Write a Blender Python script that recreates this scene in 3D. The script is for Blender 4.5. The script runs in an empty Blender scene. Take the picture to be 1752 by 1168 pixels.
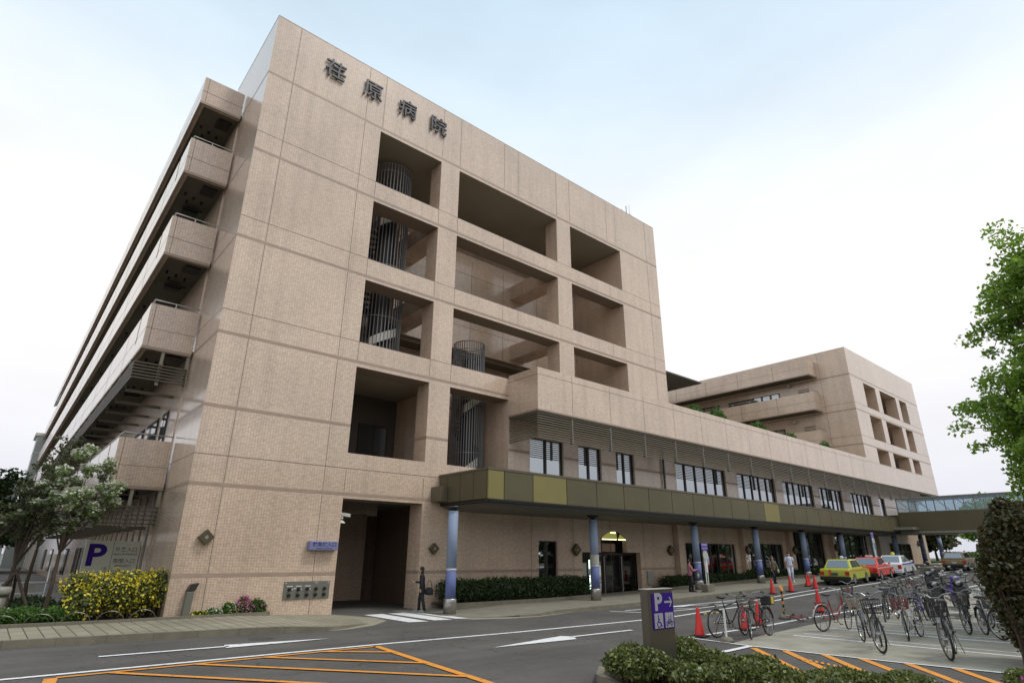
import bpy, bmesh, math, random
import numpy as np
from mathutils import Vector, Matrix
S = bpy.context.scene
# ---------------- camera, world, sun, exposure ----------------
cd = bpy.data.cameras.new('camera'); cam = bpy.data.objects.new('camera', cd)
S.collection.objects.link(cam); S.camera = cam
cd.sensor_width = 36; cd.lens = 20.38; cd.clip_start = 0.05; cd.clip_end = 4000
def cam_axes(yaw, pitch, roll):
    ca, sa, cb, sb, cc, sc = math.cos(yaw), math.sin(yaw), math.cos(pitch), math.sin(pitch), math.cos(roll), math.sin(roll)
    f = Vector((sa*cb, ca*cb, sb)); r = Vector((ca, -sa, 0)); u = r.cross(f)
    return cc*r + sc*u, -sc*r + cc*u, -f
rx, ux, bx_ = cam_axes(0.706481, 0.353271, 0.005961)
cam.matrix_world = Matrix(((rx.x, ux.x, bx_.x, 0), (rx.y, ux.y, bx_.y, 0), (rx.z, ux.z, bx_.z, 2.1), (0, 0, 0, 1)))
SUN_DIR = Vector((0.36, -0.50, 1.05)).normalized()      # towards the sun
sd = bpy.data.lights.new('sun', 'SUN'); sun = bpy.data.objects.new('sun', sd); S.collection.objects.link(sun)
sd.energy = 1.35; sd.angle = math.radians(14); sd.color = (1.0, 0.96, 0.9)
sun.rotation_euler = SUN_DIR.to_track_quat('Z', 'Y').to_euler(); sun.location = SUN_DIR*60
W = bpy.data.worlds.new('World'); S.world = W; W.use_nodes = True
nt = W.node_tree; nt.nodes.clear()
def N(t, ty, **k):
    n = t.nodes.new(ty)
    for a, b in k.items():
        if hasattr(n, a): setattr(n, a, b)
        else: n.inputs[a.replace('_', ' ')].default_value = b
    return n
out = N(nt, 'ShaderNodeOutputWorld')
sky = N(nt, 'ShaderNodeTexSky', sky_type='NISHITA', sun_disc=False)
sky.sun_elevation = math.asin(SUN_DIR.z); sky.sun_rotation = math.atan2(SUN_DIR.x, SUN_DIR.y)
sky.air_density = 1.0; sky.dust_density = 2.5; sky.ozone_density = 1.0
bgA = N(nt, 'ShaderNodeBackground'); bgA.inputs[1].default_value = 0.11
nt.links.new(sky.outputs[0], bgA.inputs[0])
tc = N(nt, 'ShaderNodeTexCoord'); sep = N(nt, 'ShaderNodeSeparateXYZ'); nt.links.new(tc.outputs['Generated'], sep.inputs[0])
# soft cloud layer: nearly closed towards the horizon, thinner high up
noi = N(nt, 'ShaderNodeTexNoise'); noi.inputs['Scale'].default_value = 2.2; noi.inputs['Detail'].default_value = 5; noi.inputs['Roughness'].default_value = 0.55
mp = N(nt, 'ShaderNodeMapping'); mp.inputs['Scale'].default_value = (1, 1, 3.2); nt.links.new(tc.outputs['Generated'], mp.inputs[0]); nt.links.new(mp.outputs[0], noi.inputs['Vector'])
rz = N(nt, 'ShaderNodeValToRGB'); e = rz.color_ramp
e.elements[0].position = 0.0; e.elements[0].color = (1, 1, 1, 1); e.elements[1].position = 1.0; e.elements[1].color = (.5, .5, .5, 1)
for p, v in ((.36, .98), (.5, .93), (.62, .84), (.78, .74)):
    q = e.elements.new(p); q.color = (v, v, v, 1)
nt.links.new(sep.outputs['Z'], rz.inputs[0])
ad = N(nt, 'ShaderNodeMath', operation='MULTIPLY_ADD'); ad.inputs[1].default_value = 0.3; nt.links.new(noi.outputs[0], ad.inputs[0])
ad.inputs[2].default_value = -0.15
ad2 = N(nt, 'ShaderNodeMath', operation='ADD', use_clamp=True); nt.links.new(ad.outputs[0], ad2.inputs[0]); nt.links.new(rz.outputs[0], ad2.inputs[1])
# colour of the cloud layer: pale grey-lilac low, cream in the middle, bluish white high
rc = N(nt, 'ShaderNodeValToRGB'); e = rc.color_ramp
e.elements[0].position = 0.0; e.elements[0].color = (.62, .63, .70, 1); e.elements[1].position = 1.0; e.elements[1].color = (.66, .86, .99, 1)
for p, c in ((.10, (.75, .755, .81)), (.24, (.87, .865, .885)), (.34, (.94, .925, .91)), (.44, (.975, .96, .93)), (.55, (.89, .94, .96)), (.66, (.76, .88, .97)), (.76, (.68, .84, .95))):
    q = e.elements.new(p); q.color = (*c, 1)
nt.links.new(sep.outputs['Z'], rc.inputs[0])
n2 = N(nt, 'ShaderNodeTexNoise'); n2.inputs['Scale'].default_value = 3.0; n2.inputs['Detail'].default_value = 4; nt.links.new(mp.outputs[0], n2.inputs['Vector'])
r2 = N(nt, 'ShaderNodeMapRange'); r2.inputs[1].default_value = .3; r2.inputs[2].default_value = .7; r2.inputs[3].default_value = .96; r2.inputs[4].default_value = 1.04
nt.links.new(n2.outputs[0], r2.inputs[0])
mc = N(nt, 'ShaderNodeVectorMath', operation='SCALE'); nt.links.new(rc.outputs[0], mc.inputs[0]); nt.links.new(r2.outputs[0], mc.inputs['Scale'])
bgB = N(nt, 'ShaderNodeBackground'); bgB.inputs[1].default_value = 0.97; nt.links.new(mc.outputs[0], bgB.inputs[0])
mx = N(nt, 'ShaderNodeMixShader'); nt.links.new(ad2.outputs[0], mx.inputs[0]); nt.links.new(bgA.outputs[0], mx.inputs[1]); nt.links.new(bgB.outputs[0], mx.inputs[2])
nt.links.new(mx.outputs[0], out.inputs[0])
S.view_settings.view_transform = 'Standard'; S.view_settings.look = 'None'; S.view_settings.exposure = 0.25; S.view_settings.gamma = 1
try: S.view_settings.use_curve_mapping = False
except Exception: pass
S.render.engine = 'CYCLES'; S.cycles.max_bounces = 6

# ---------------- materials ----------------
MATS = {}
def mat(name, col, rough=.6, metal=0., spec=.5, noise=0, nscale=4., bump=0, coat=0, dirt=None, coords='Object'):
    if name in MATS: return MATS[name]
    m = bpy.data.materials.new(name); m.use_nodes = True; t = m.node_tree; b = t.nodes['Principled BSDF']
    b.inputs['Base Color'].default_value = (*col, 1); b.inputs['Roughness'].default_value = rough
    b.inputs['Metallic'].default_value = metal; b.inputs['Specular IOR Level'].default_value = spec
    b.inputs['Coat Weight'].default_value = coat
    if noise:
        c = N(t, 'ShaderNodeTexCoord'); n = N(t, 'ShaderNodeTexNoise'); n.inputs['Scale'].default_value = nscale; n.inputs['Detail'].default_value = 6
        t.links.new(c.outputs[coords], n.inputs['Vector'])
        r = N(t, 'ShaderNodeMapRange'); r.inputs[1].default_value = .3; r.inputs[2].default_value = .7
        r.inputs[3].default_value = 1-noise; r.inputs[4].default_value = 1+noise; t.links.new(n.outputs[0], r.inputs[0])
        v = N(t, 'ShaderNodeVectorMath', operation='SCALE'); v.inputs[0].default_value = col; t.links.new(r.outputs[0], v.inputs['Scale'])
        t.links.new(v.outputs[0], b.inputs['Base Color'])
        if bump:
            bp = N(t, 'ShaderNodeBump'); bp.inputs['Strength'].default_value = bump; bp.inputs['Distance'].default_value = .02
            t.links.new(n.outputs[0], bp.inputs['Height']); t.links.new(bp.outputs[0], b.inputs['Normal'])
    MATS[name] = m; return m
def emis(name, col, s):
    m = bpy.data.materials.new(name); m.use_nodes = True; b = m.node_tree.nodes['Principled BSDF']
    b.inputs['Base Color'].default_value = (*col, 1); b.inputs['Emission Color'].default_value = (*col, 1); b.inputs['Emission Strength'].default_value = s
    MATS[name] = m; return m
def brickmat(name, c1, c2, mort, bw, bh, msize, offset, rough, var=.12, horiz=False, big=.085, spec=.5, bump=.15, coat=0., streak=.13):
    m = bpy.data.materials.new(name); m.use_nodes = True; t = m.node_tree; b = t.nodes['Principled BSDF']; L = t.links.new
    c = N(t, 'ShaderNodeTexCoord'); s = N(t, 'ShaderNodeSeparateXYZ'); L(c.outputs['Object'], s.inputs[0])
    cb = N(t, 'ShaderNodeCombineXYZ')
    if horiz:
        L(s.outputs[0], cb.inputs[0]); L(s.outputs[1], cb.inputs[1])
    else:
        g = N(t, 'ShaderNodeNewGeometry'); sn = N(t, 'ShaderNodeSeparateXYZ'); L(g.outputs['True Normal'], sn.inputs[0])
        ax = N(t, 'ShaderNodeMath', operation='ABSOLUTE'); L(sn.outputs[0], ax.inputs[0])
        gx = N(t, 'ShaderNodeMath', operation='GREATER_THAN'); L(ax.outputs[0], gx.inputs[0]); gx.inputs[1].default_value = .6
        az = N(t, 'ShaderNodeMath', operation='ABSOLUTE'); L(sn.outputs[2], az.inputs[0])
        gz_ = N(t, 'ShaderNodeMath', operation='GREATER_THAN'); L(az.outputs[0], gz_.inputs[0]); gz_.inputs[1].default_value = .6
        mu = N(t, 'ShaderNodeMix'); L(gx.outputs[0], mu.inputs[0]); L(s.outputs[0], mu.inputs[2]); L(s.outputs[1], mu.inputs[3])
        mv = N(t, 'ShaderNodeMix'); L(gz_.outputs[0], mv.inputs[0]); L(s.outputs[2], mv.inputs[2]); L(s.outputs[1], mv.inputs[3])
        L(mu.outputs[0], cb.inputs[0]); L(mv.outputs[0], cb.inputs[1])
    br = N(t, 'ShaderNodeTexBrick', offset=offset, squash=1.0); br.inputs['Scale'].default_value = 1
    br.inputs['Color1'].default_value = (*c1, 1); br.inputs['Color2'].default_value = (*c2, 1); br.inputs['Mortar'].default_value = (*mort, 1)
    br.inputs['Mortar Size'].default_value = msize; br.inputs['Mortar Smooth'].default_value = .2
    br.inputs['Brick Width'].default_value = bw; br.inputs['Row Height'].default_value = bh
    L(cb.outputs[0], br.inputs['Vector'])
    # per-tile tone and slow weathering
    n = N(t, 'ShaderNodeTexNoise'); n.inputs['Scale'].default_value = .35; n.inputs['Detail'].default_value = 5; L(c.outputs['Object'], n.inputs['Vector'])
    n3 = N(t, 'ShaderNodeTexNoise'); n3.inputs['Scale'].default_value = 3.5; n3.inputs['Detail'].default_value = 3; L(c.outputs['Object'], n3.inputs['Vector'])
    r = N(t, 'ShaderNodeMapRange'); r.inputs[1].default_value = .3; r.inputs[2].default_value = .7; r.inputs[3].default_value = 1-big; r.inputs[4].default_value = 1+big; L(n.outputs[0], r.inputs[0])
    r3 = N(t, 'ShaderNodeMapRange'); r3.inputs[1].default_value = .3; r3.inputs[2].default_value = .7; r3.inputs[3].default_value = 1-var*.5; r3.inputs[4].default_value = 1+var*.5; L(n3.outputs[0], r3.inputs[0])
    mm = N(t, 'ShaderNodeMath', operation='MULTIPLY'); L(r.outputs[0], mm.inputs[0]); L(r3.outputs[0], mm.inputs[1])
    mps = N(t, 'ShaderNodeMapping'); mps.inputs['Scale'].default_value = (2.2, 2.2, .10) if not horiz else (.6, .6, .6); L(c.outputs['Object'], mps.inputs[0])
    ns = N(t, 'ShaderNodeTexNoise'); ns.inputs['Scale'].default_value = 1; ns.inputs['Detail'].default_value = 4; L(mps.outputs[0], ns.inputs['Vector'])
    rs = N(t, 'ShaderNodeMapRange'); rs.inputs[1].default_value = .45; rs.inputs[2].default_value = .75; rs.inputs[3].default_value = 1.0; rs.inputs[4].default_value = 1-streak; L(ns.outputs[0], rs.inputs[0])
    m4 = N(t, 'ShaderNodeMath', operation='MULTIPLY'); L(mm.outputs[0], m4.inputs[0]); L(rs.outputs[0], m4.inputs[1])
    v = N(t, 'ShaderNodeVectorMath', operation='SCALE'); L(br.outputs[0], v.inputs[0]); L(m4.outputs[0], v.inputs['Scale']); L(v.outputs[0], b.inputs['Base Color'])
    b.inputs['Roughness'].default_value = rough; b.inputs['Specular IOR Level'].default_value = spec
    b.inputs['Coat Weight'].default_value = coat; b.inputs['Coat Roughness'].default_value = .09
    MATS[name] = m; return m
TILE = brickmat('wall_tile', (.745, .575, .44), (.60, .455, .338), (.32, .235, .18), .10, .05, .0042, 0.0, .26, var=.04, spec=.75, coat=.55)
PAVE = brickmat('pavers', (.30, .275, .205), (.255, .235, .175), (.085, .078, .06), .32, .96, .016, 0.0, .8, horiz=True, big=.16, spec=.2)
BAND = mat('band_tile', (.36, .27, .205), .4, noise=.08, nscale=3)
JOINT = mat('joint', (.15, .112, .088), .8)
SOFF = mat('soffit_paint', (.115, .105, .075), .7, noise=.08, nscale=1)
SOFL = mat('soffit_light', (.32, .30, .22), .6)
DARKW = mat('dark_metal', (.022, .020, .018), .45)
BRONZE = mat('bronze_louvre', (.20, .175, .125), .45, .2)
OLIVE = mat('canopy_panel', (.118, .103, .058), .5, .1, spec=.3, noise=.09, nscale=.7)
OLIVE2 = mat('canopy_panel_light', (.235, .205, .080), .5, .1, spec=.3, noise=.05, nscale=.7)
GLASS = mat('window_glass', (.42, .45, .47), .02, .88)
GLASSD = mat('dark_glass', (.10, .11, .115), .04, .55)
STEEL = mat('steel', (.42, .41, .39), .35, .85)
STEELD = mat('sign_steel', (.13, .118, .092), .38, .6, noise=.06, nscale=2)
GALV = mat('galvanised_bar', (.24, .25, .26), .45, .3)
WHITEP = mat('white_paint', (.72, .72, .70), .5, noise=.04, nscale=3)
CONC = mat('concrete', (.315, .295, .24), .85, noise=.2, nscale=1.3, spec=.2)
KERB = mat('kerb_stone', (.20, .18, .135), .85, noise=.15, nscale=3, spec=.2)

def asphalt(name, col, patch=.16):
    m = bpy.data.materials.new(name); m.use_nodes = True; t = m.node_tree; b = t.nodes['Principled BSDF']; L = t.links.new
    c = N(t, 'ShaderNodeTexCoord'); k = None
    for sc, lo, hi, a, z_ in ((55, .3, .7, .80, 1.20), (.45, .35, .65, 1-patch, 1+patch*.6), (2.6, .58, .72, 1.0, .80), (9, .35, .65, .94, 1.06)):
        n = N(t, 'ShaderNodeTexNoise'); n.inputs['Scale'].default_value = sc; n.inputs['Detail'].default_value = 5; L(c.outputs['Object'], n.inputs['Vector'])
        r = N(t, 'ShaderNodeMapRange'); r.inputs[1].default_value = lo; r.inputs[2].default_value = hi; r.inputs[3].default_value = a; r.inputs[4].default_value = z_; L(n.outputs[0], r.inputs[0])
        if k is None: k = r; nb = n
        else:
            q = N(t, 'ShaderNodeMath', operation='MULTIPLY'); L(k.outputs[0], q.inputs[0]); L(r.outputs[0], q.inputs[1]); k = q
    # tyre-polished lanes run along x: stretched noise
    mp_ = N(t, 'ShaderNodeMapping'); mp_.inputs['Scale'].default_value = (.04, 1.1, 1); L(c.outputs['Object'], mp_.inputs[0])
    n = N(t, 'ShaderNodeTexNoise'); n.inputs['Scale'].default_value = 1; L(mp_.outputs[0], n.inputs['Vector'])
    r = N(t, 'ShaderNodeMapRange'); r.inputs[1].default_value = .4; r.inputs[2].default_value = .65; r.inputs[3].default_value = .90; r.inputs[4].default_value = 1.08; L(n.outputs[0], r.inputs[0])
    q = N(t, 'ShaderNodeMath', operation='MULTIPLY'); L(k.outputs[0], q.inputs[0]); L(r.outputs[0], q.inputs[1]); k = q
    # hairline cracks
    vo = N(t, 'ShaderNodeTexVoronoi', feature='DISTANCE_TO_EDGE'); vo.inputs['Scale'].default_value = .22
    nd = N(t, 'ShaderNodeTexNoise'); nd.inputs['Scale'].default_value = 1.5; nd.inputs['Detail'].default_value = 6; L(c.outputs['Object'], nd.inputs['Vector'])
    va = N(t, 'ShaderNodeVectorMath', operation='ADD'); L(c.outputs['Object'], va.inputs[0]); L(nd.outputs[1], va.inputs[1]); L(va.outputs[0], vo.inputs['Vector'])
    r = N(t, 'ShaderNodeMapRange'); r.inputs[1].default_value = .0015; r.inputs[2].default_value = .004; r.inputs[3].default_value = .62; r.inputs[4].default_value = 1.0; L(vo.outputs[0], r.inputs[0])
    q = N(t, 'ShaderNodeMath', operation='MULTIPLY'); L(k.outputs[0], q.inputs[0]); L(r.outputs[0], q.inputs[1]); k = q
    v = N(t, 'ShaderNodeVectorMath', operation='SCALE'); v.inputs[0].default_value = col; L(k.outputs[0], v.inputs['Scale']); L(v.outputs[0], b.inputs['Base Color'])
    bp = N(t, 'ShaderNodeBump'); bp.inputs['Strength'].default_value = .3; bp.inputs['Distance'].default_value = .01; L(nb.outputs[0], bp.inputs['Height']); L(bp.outputs[0], b.inputs['Normal'])
    b.inputs['Roughness'].default_value = .85; b.inputs['Specular IOR Level'].default_value = .25; MATS[name] = m; return m
def roadpaint(name, col):
    m = bpy.data.materials.new(name); m.use_nodes = True; t = m.node_tree; b = t.nodes['Principled BSDF']; L = t.links.new
    c = N(t, 'ShaderNodeTexCoord'); n = N(t, 'ShaderNodeTexNoise'); n.inputs['Scale'].default_value = 5; n.inputs['Detail'].default_value = 9; n.inputs['Roughness'].default_value = .75; L(c.outputs['Object'], n.inputs['Vector'])
    r = N(t, 'ShaderNodeMapRange'); r.inputs[1].default_value = .54; r.inputs[2].default_value = .66; r.inputs[3].default_value = 0; r.inputs[4].default_value = .75; L(n.outputs[0], r.inputs[0])
    mx_ = N(t, 'ShaderNodeMix', data_type='RGBA'); mx_.inputs[6].default_value = (*col, 1); mx_.inputs[7].default_value = (.13, .12, .11, 1); L(r.outputs[0], mx_.inputs[0]); L(mx_.outputs[2], b.inputs['Base Color'])
    b.inputs['Roughness'].default_value = .75; b.inputs['Specular IOR Level'].default_value = .2; MATS[name] = m; return m
ASPH = asphalt('asphalt', (.102, .096, .088)); LINE = roadpaint('road_paint_white', (.74, .74, .74)); ORNG = roadpaint('road_paint_orange', (.72, .29, .045))
GROUND = mat('ground_earth', (.12, .12, .10), .9, noise=.2, nscale=.2)
BLUE1 = mat('column_light_blue', (.25, .31, .43), .6, spec=.25)
BLUE2 = mat('column_blue', (.125, .155, .33), .6, spec=.25)
PURP = mat('sign_purple', (.036, .011, .19), .7, spec=.15)
SIGNW = mat('sign_face', (.50, .48, .38), .5)
BLACK = mat('black_rubber', (.015, .015, .015), .6)
BARK = mat('bark', (.075, .055, .04), .9, noise=.25, nscale=12)
CURT = mat('curtain', (.40, .46, .44), .8)
SKIN = mat('skin', (.52, .31, .21), .55)
HAIR = mat('hair', (.02, .013, .01), .5)
def leafmat(name, c1, c2, tr=.35):
    m = bpy.data.materials.new(name); m.use_nodes = True; t = m.node_tree; t.nodes.remove(t.nodes['Principled BSDF']); L = t.links.new
    g = N(t, 'ShaderNodeNewGeometry'); r = N(t, 'ShaderNodeMix', data_type='RGBA'); r.inputs[6].default_value = (*c1, 1); r.inputs[7].default_value = (*c2, 1)
    L(g.outputs['Random Per Island'], r.inputs[0])
    d = N(t, 'ShaderNodeBsdfDiffuse'); tl = N(t, 'ShaderNodeBsdfTranslucent'); gl = N(t, 'ShaderNodeBsdfGlossy'); gl.inputs['Roughness'].default_value = .4
    L(r.outputs[2], d.inputs[0]); L(r.outputs[2], tl.inputs[0])
    a = N(t, 'ShaderNodeMixShader'); a.inputs[0].default_value = tr; L(d.outputs[0], a.inputs[1]); L(tl.outputs[0], a.inputs[2])
    b = N(t, 'ShaderNodeMixShader'); b.inputs[0].default_value = .04; L(a.outputs[0], b.inputs[1]); L(gl.outputs[0], b.inputs[2])
    L(b.outputs[0], t.nodes['Material Output'].inputs[0]); MATS[name] = m; return m
L_TREE = leafmat('leaf_zelkova', (.12, .25, .025), (.34, .50, .075), .5)
L_DARK = leafmat('leaf_dark', (.055, .075, .03), (.15, .16, .075), .4)
L_RED = leafmat('leaf_reddish', (.035, .055, .018), (.125, .095, .042), .3)
L_AZA = leafmat('leaf_azalea', (.045, .07, .018), (.22, .25, .07), .3)
L_DOG = leafmat('leaf_dogwood', (.11, .19, .05), (.25, .33, .11), .45)
L_HEDGE = leafmat('leaf_hedge', (.022, .05, .014), (.06, .10, .03), .25)
L_GRASS = leafmat('leaf_grass', (.05, .12, .02), (.11, .21, .035), .3)
P_YEL = leafmat('petal_yellow', (.75, .60, .03), (.85, .72, .08), .3)
P_WHI = leafmat('petal_white', (.62, .66, .50), (.78, .78, .68), .3)
P_PNK = leafmat('petal_pink', (.62, .12, .34), (.72, .32, .50), .3)
P_MAG = leafmat('petal_magenta', (.45, .05, .40), (.62, .10, .50), .3)

# ---------------- terrain ----------------
GX = [-1e4, 20, 26, 33, 40, 46, 53, 63, 77, 110, 1e5]; GZ = [0, 0, .1, .3, .48, .62, .8, 1.1, 1.5, 1.8, 1.8]
def gz(x): return float(np.interp(x, GX, GZ))

# ---------------- object helpers ----------------
C = S.collection
def tag(o, label=None, cat=None, group=None, kind=None):
    if label: o['label'] = label
    if cat: o['category'] = cat
    if group: o['group'] = group
    if kind: o['kind'] = kind
    return o
def thing(name, label, cat, loc=(0, 0, 0), rz=0., group=None):
    o = bpy.data.objects.new(name, None); C.objects.link(o); o.location = loc; o.rotation_euler = (0, 0, rz); o.empty_display_size = .2
    return tag(o, label, cat, group)
class MB:
    def __init__(s): s.v = []; s.f = []; s.m = []
    def add(s, vs, fs, mi=0, M=None):
        b = len(s.v)
        s.v += [tuple(M @ Vector(p)) for p in vs] if M else [tuple(p) for p in vs]
        s.f += [tuple(b+i for i in f) for f in fs]; s.m += [mi]*len(fs); return s
    def box(s, x0, x1, y0, y1, z0, z1, mi=0, M=None):
        if x0 > x1: x0, x1 = x1, x0
        if y0 > y1: y0, y1 = y1, y0
        if z0 > z1: z0, z1 = z1, z0
        return s.add([(x0, y0, z0), (x1, y0, z0), (x1, y1, z0), (x0, y1, z0), (x0, y0, z1), (x1, y0, z1), (x1, y1, z1), (x0, y1, z1)],
                     [(0, 3, 2, 1), (4, 5, 6, 7), (0, 1, 5, 4), (1, 2, 6, 5), (2, 3, 7, 6), (3, 0, 4, 7)], mi, M)
    def tube(s, pts, r, n=8, mi=0, closed=False, cap=True, M=None):
        P = [Vector(p) for p in pts]; k = len(P); rs = r if isinstance(r, (list, tuple)) else [r]*k
        vs = []; ref = None
        for i, p in enumerate(P):
            if closed: d = P[(i+1) % k]-P[i-1]
            else: d = P[min(i+1, k-1)]-P[max(i-1, 0)]
            d.normalize()
            if ref is None:
                ref = d.orthogonal().normalized()
            else:
                ref = (ref-d*ref.dot(d)); ref = ref.normalized() if ref.length > 1e-6 else d.orthogonal().normalized()
            w = d.cross(ref)
            for j in range(n):
                a = 2*math.pi*j/n; vs.append(p+(ref*math.cos(a)+w*math.sin(a))*rs[i])
        fs = []
        for i in range(k if closed else k-1):
            i2 = (i+1) % k
            for j in range(n): fs.append((i*n+j, i*n+(j+1) % n, i2*n+(j+1) % n, i2*n+j))
        if cap and not closed: fs += [tuple(range(n))[::-1], tuple((k-1)*n+j for j in range(n))]
        return s.add(vs, fs, mi, M)
    def lathe(s, prof, n=20, mi=0, M=None, cx=0, cy=0):
        vs = [(cx+r*math.cos(2*math.pi*j/n), cy+r*math.sin(2*math.pi*j/n), z) for r, z in prof for j in range(n)]
        k = len(prof); fs = [(i*n+j, i*n+(j+1) % n, (i+1)*n+(j+1) % n, (i+1)*n+j) for i in range(k-1) for j in range(n)]
        fs += [tuple(range(n))[::-1], tuple((k-1)*n+j for j in range(n))]
        return s.add(vs, fs, mi, M)
    def prism(s, poly, y0, y1, mi=0, M=None):     # polygon in (x,z), extruded along y
        k = len(poly); vs = [(x, y0, z) for x, z in poly]+[(x, y1, z) for x, z in poly]
        fs = [tuple(range(k)), tuple(range(2*k-1, k-1, -1))]+[((i+1) % k, i, k+i, k+(i+1) % k) for i in range(k)]
        return s.add(vs, fs, mi, M)
    def sphere(s, c, r, n=10, mi=0, sc=(1, 1, 1), M=None):
        prof = [(math.sin(math.pi*i/n)*r, -math.cos(math.pi*i/n)*r) for i in range(n+1)]
        prof[0] = (r*.02, -r); prof[-1] = (r*.02, r)
        T = Matrix.Translation(c) @ Matrix.Diagonal((*sc, 1))
        return s.lathe(prof, n*2, mi, (M @ T) if M else T)
    def build(s, name, mats, parent=None, smooth=False, bevel=0):
        me = bpy.data.meshes.new(name); me.from_pydata(s.v, [], s.f)
        if not isinstance(mats, (list, tuple)): mats = [mats]
        for m in mats: me.materials.append(m)
        me.polygons.foreach_set('material_index', s.m)
        if smooth: me.polygons.foreach_set('use_smooth', [True]*len(s.f))
        bm = bmesh.new(); bm.from_mesh(me); bmesh.ops.recalc_face_normals(bm, faces=bm.faces)
        if bevel:
            bmesh.ops.bevel(bm, geom=[e for e in bm.edges if e.is_manifold and e.calc_face_angle(0) > .5], offset=bevel, segments=2, affect='EDGES', profile=.5)
        bm.to_mesh(me); bm.free()
        o = bpy.data.objects.new(name, me); C.objects.link(o)
        if parent: o.parent = parent
        return o
def copy_tree(o, parent=None):
    c = o.copy(); C.objects.link(c); c.parent = parent
    for ch in list(o.children): copy_tree(ch, c)
    return c
def recolour(root, name, m):
    for ch in root.children_recursive:
        if ch.name.split('.')[0] == name:
            for sl in ch.material_slots:
                sl.link = 'OBJECT'; sl.material = m
def drape(name, poly, off, m, kind='structure', label=None, parent=None):
    """flat outline laid on the terrain as a sheet"""
    polys = poly if isinstance(poly[0][0], (tuple, list)) else [poly]
    bm = bmesh.new()
    for pl in polys:
        bm.faces.new([bm.verts.new((x, y, 0)) for x, y in pl])
    xs = [v.co.x for v in bm.verts]
    for g in GX[1:-1]:
        if min(xs) < g < max(xs):
            bmesh.ops.bisect_plane(bm, geom=bm.verts[:]+bm.edges[:]+bm.faces[:], plane_co=(g, 0, 0), plane_no=(1, 0, 0))
    bmesh.ops.triangulate(bm, faces=bm.faces)
    for v in bm.verts: v.co.z = gz(v.co.x)+off
    bmesh.ops.recalc_face_normals(bm, faces=bm.faces)
    if bm.faces and sum(f.normal.z for f in bm.faces) < 0: bmesh.ops.reverse_faces(bm, faces=bm.faces)
    me = bpy.data.meshes.new(name); bm.to_mesh(me); bm.free(); me.materials.append(m)
    o = bpy.data.objects.new(name, me); C.objects.link(o)
    if parent: o.parent = parent
    else: tag(o, kind=kind, label=label)
    return o
def strip(p, w):
    """list of centreline points -> quads of width w"""
    q = []
    for (x0, y0), (x1, y1) in zip(p[:-1], p[1:]):
        d = Vector((x1-x0, y1-y0)); n = Vector((-d.y, d.x)).normalized()*w/2
        q.append([(x0+n.x, y0+n.y), (x0-n.x, y0-n.y), (x1-n.x, y1-n.y), (x1+n.x, y1+n.y)])
    return q
def kerb(name, pts, w, h, m=None, zf=None, label=None):
    """raised kerb following pts; left side of travel gets the width"""
    mb = MB()
    P = []
    for a, b in zip(pts[:-1], pts[1:]):
        L = math.dist(a, b); k = max(1, int(L/1.0))
        for i in range(k):
            P.append((a[0]+(b[0]-a[0])*i/k, a[1]+(b[1]-a[1])*i/k))
    P.append(pts[-1])
    for i, (a, b) in enumerate(zip(P[:-1], P[1:])):
        d = Vector((b[0]-a[0], b[1]-a[1])); L = d.length; d.normalize(); n = Vector((-d.y, d.x))*w
        g = .006
        a2 = (a[0]+d.x*g, a[1]+d.y*g); ha = h(a[0], a[1]) if callable(h) else h; hb = h(b[0], b[1]) if callable(h) else h
        za, zb = gz(a[0]), gz(b[0])
        vs = [(a2[0], a2[1], za-.1), (b[0], b[1], zb-.1), (b[0]+n.x, b[1]+n.y, zb-.1), (a2[0]+n.x, a2[1]+n.y, za-.1),
              (a2[0], a2[1], za+ha), (b[0], b[1], zb+hb), (b[0]+n.x, b[1]+n.y, zb+hb), (a2[0]+n.x, a2[1]+n.y, za+ha)]
        mb.add(vs, [(0, 3, 2, 1), (4, 5, 6, 7), (0, 1, 5, 4), (1, 2, 6, 5), (2, 3, 7, 6), (3, 0, 4, 7)])
    o = mb.build(name, m or KERB); tag(o, kind='structure', label=label); return o
def text(name, s, size, m, parent, loc, rot, ext=.005, off=0., align='CENTER', wscale=1.):
    c = bpy.data.curves.new(name, 'FONT'); c.body = s; c.size = size; c.extrude = ext; c.offset = off; c.align_x = align; c.align_y = 'CENTER'
    c.resolution_u = 3
    o = bpy.data.objects.new(name, c); C.objects.link(o); bpy.context.view_layer.update()
    me = bpy.data.meshes.new_from_object(o.evaluated_get(bpy.context.evaluated_depsgraph_get()))
    bpy.data.objects.remove(o); me.materials.clear(); me.materials.append(m); me.name = name
    me.transform(Matrix.Diagonal((wscale, 1, 1, 1)))
    o = bpy.data.objects.new(name, me); C.objects.link(o); o.parent = parent; o.location = loc; o.rotation_euler = rot
    return o
FRONT = (math.pi/2, 0, 0)     # faces -Y
LEFT = (math.pi/2, 0, -math.pi/2)  # faces -X

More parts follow.
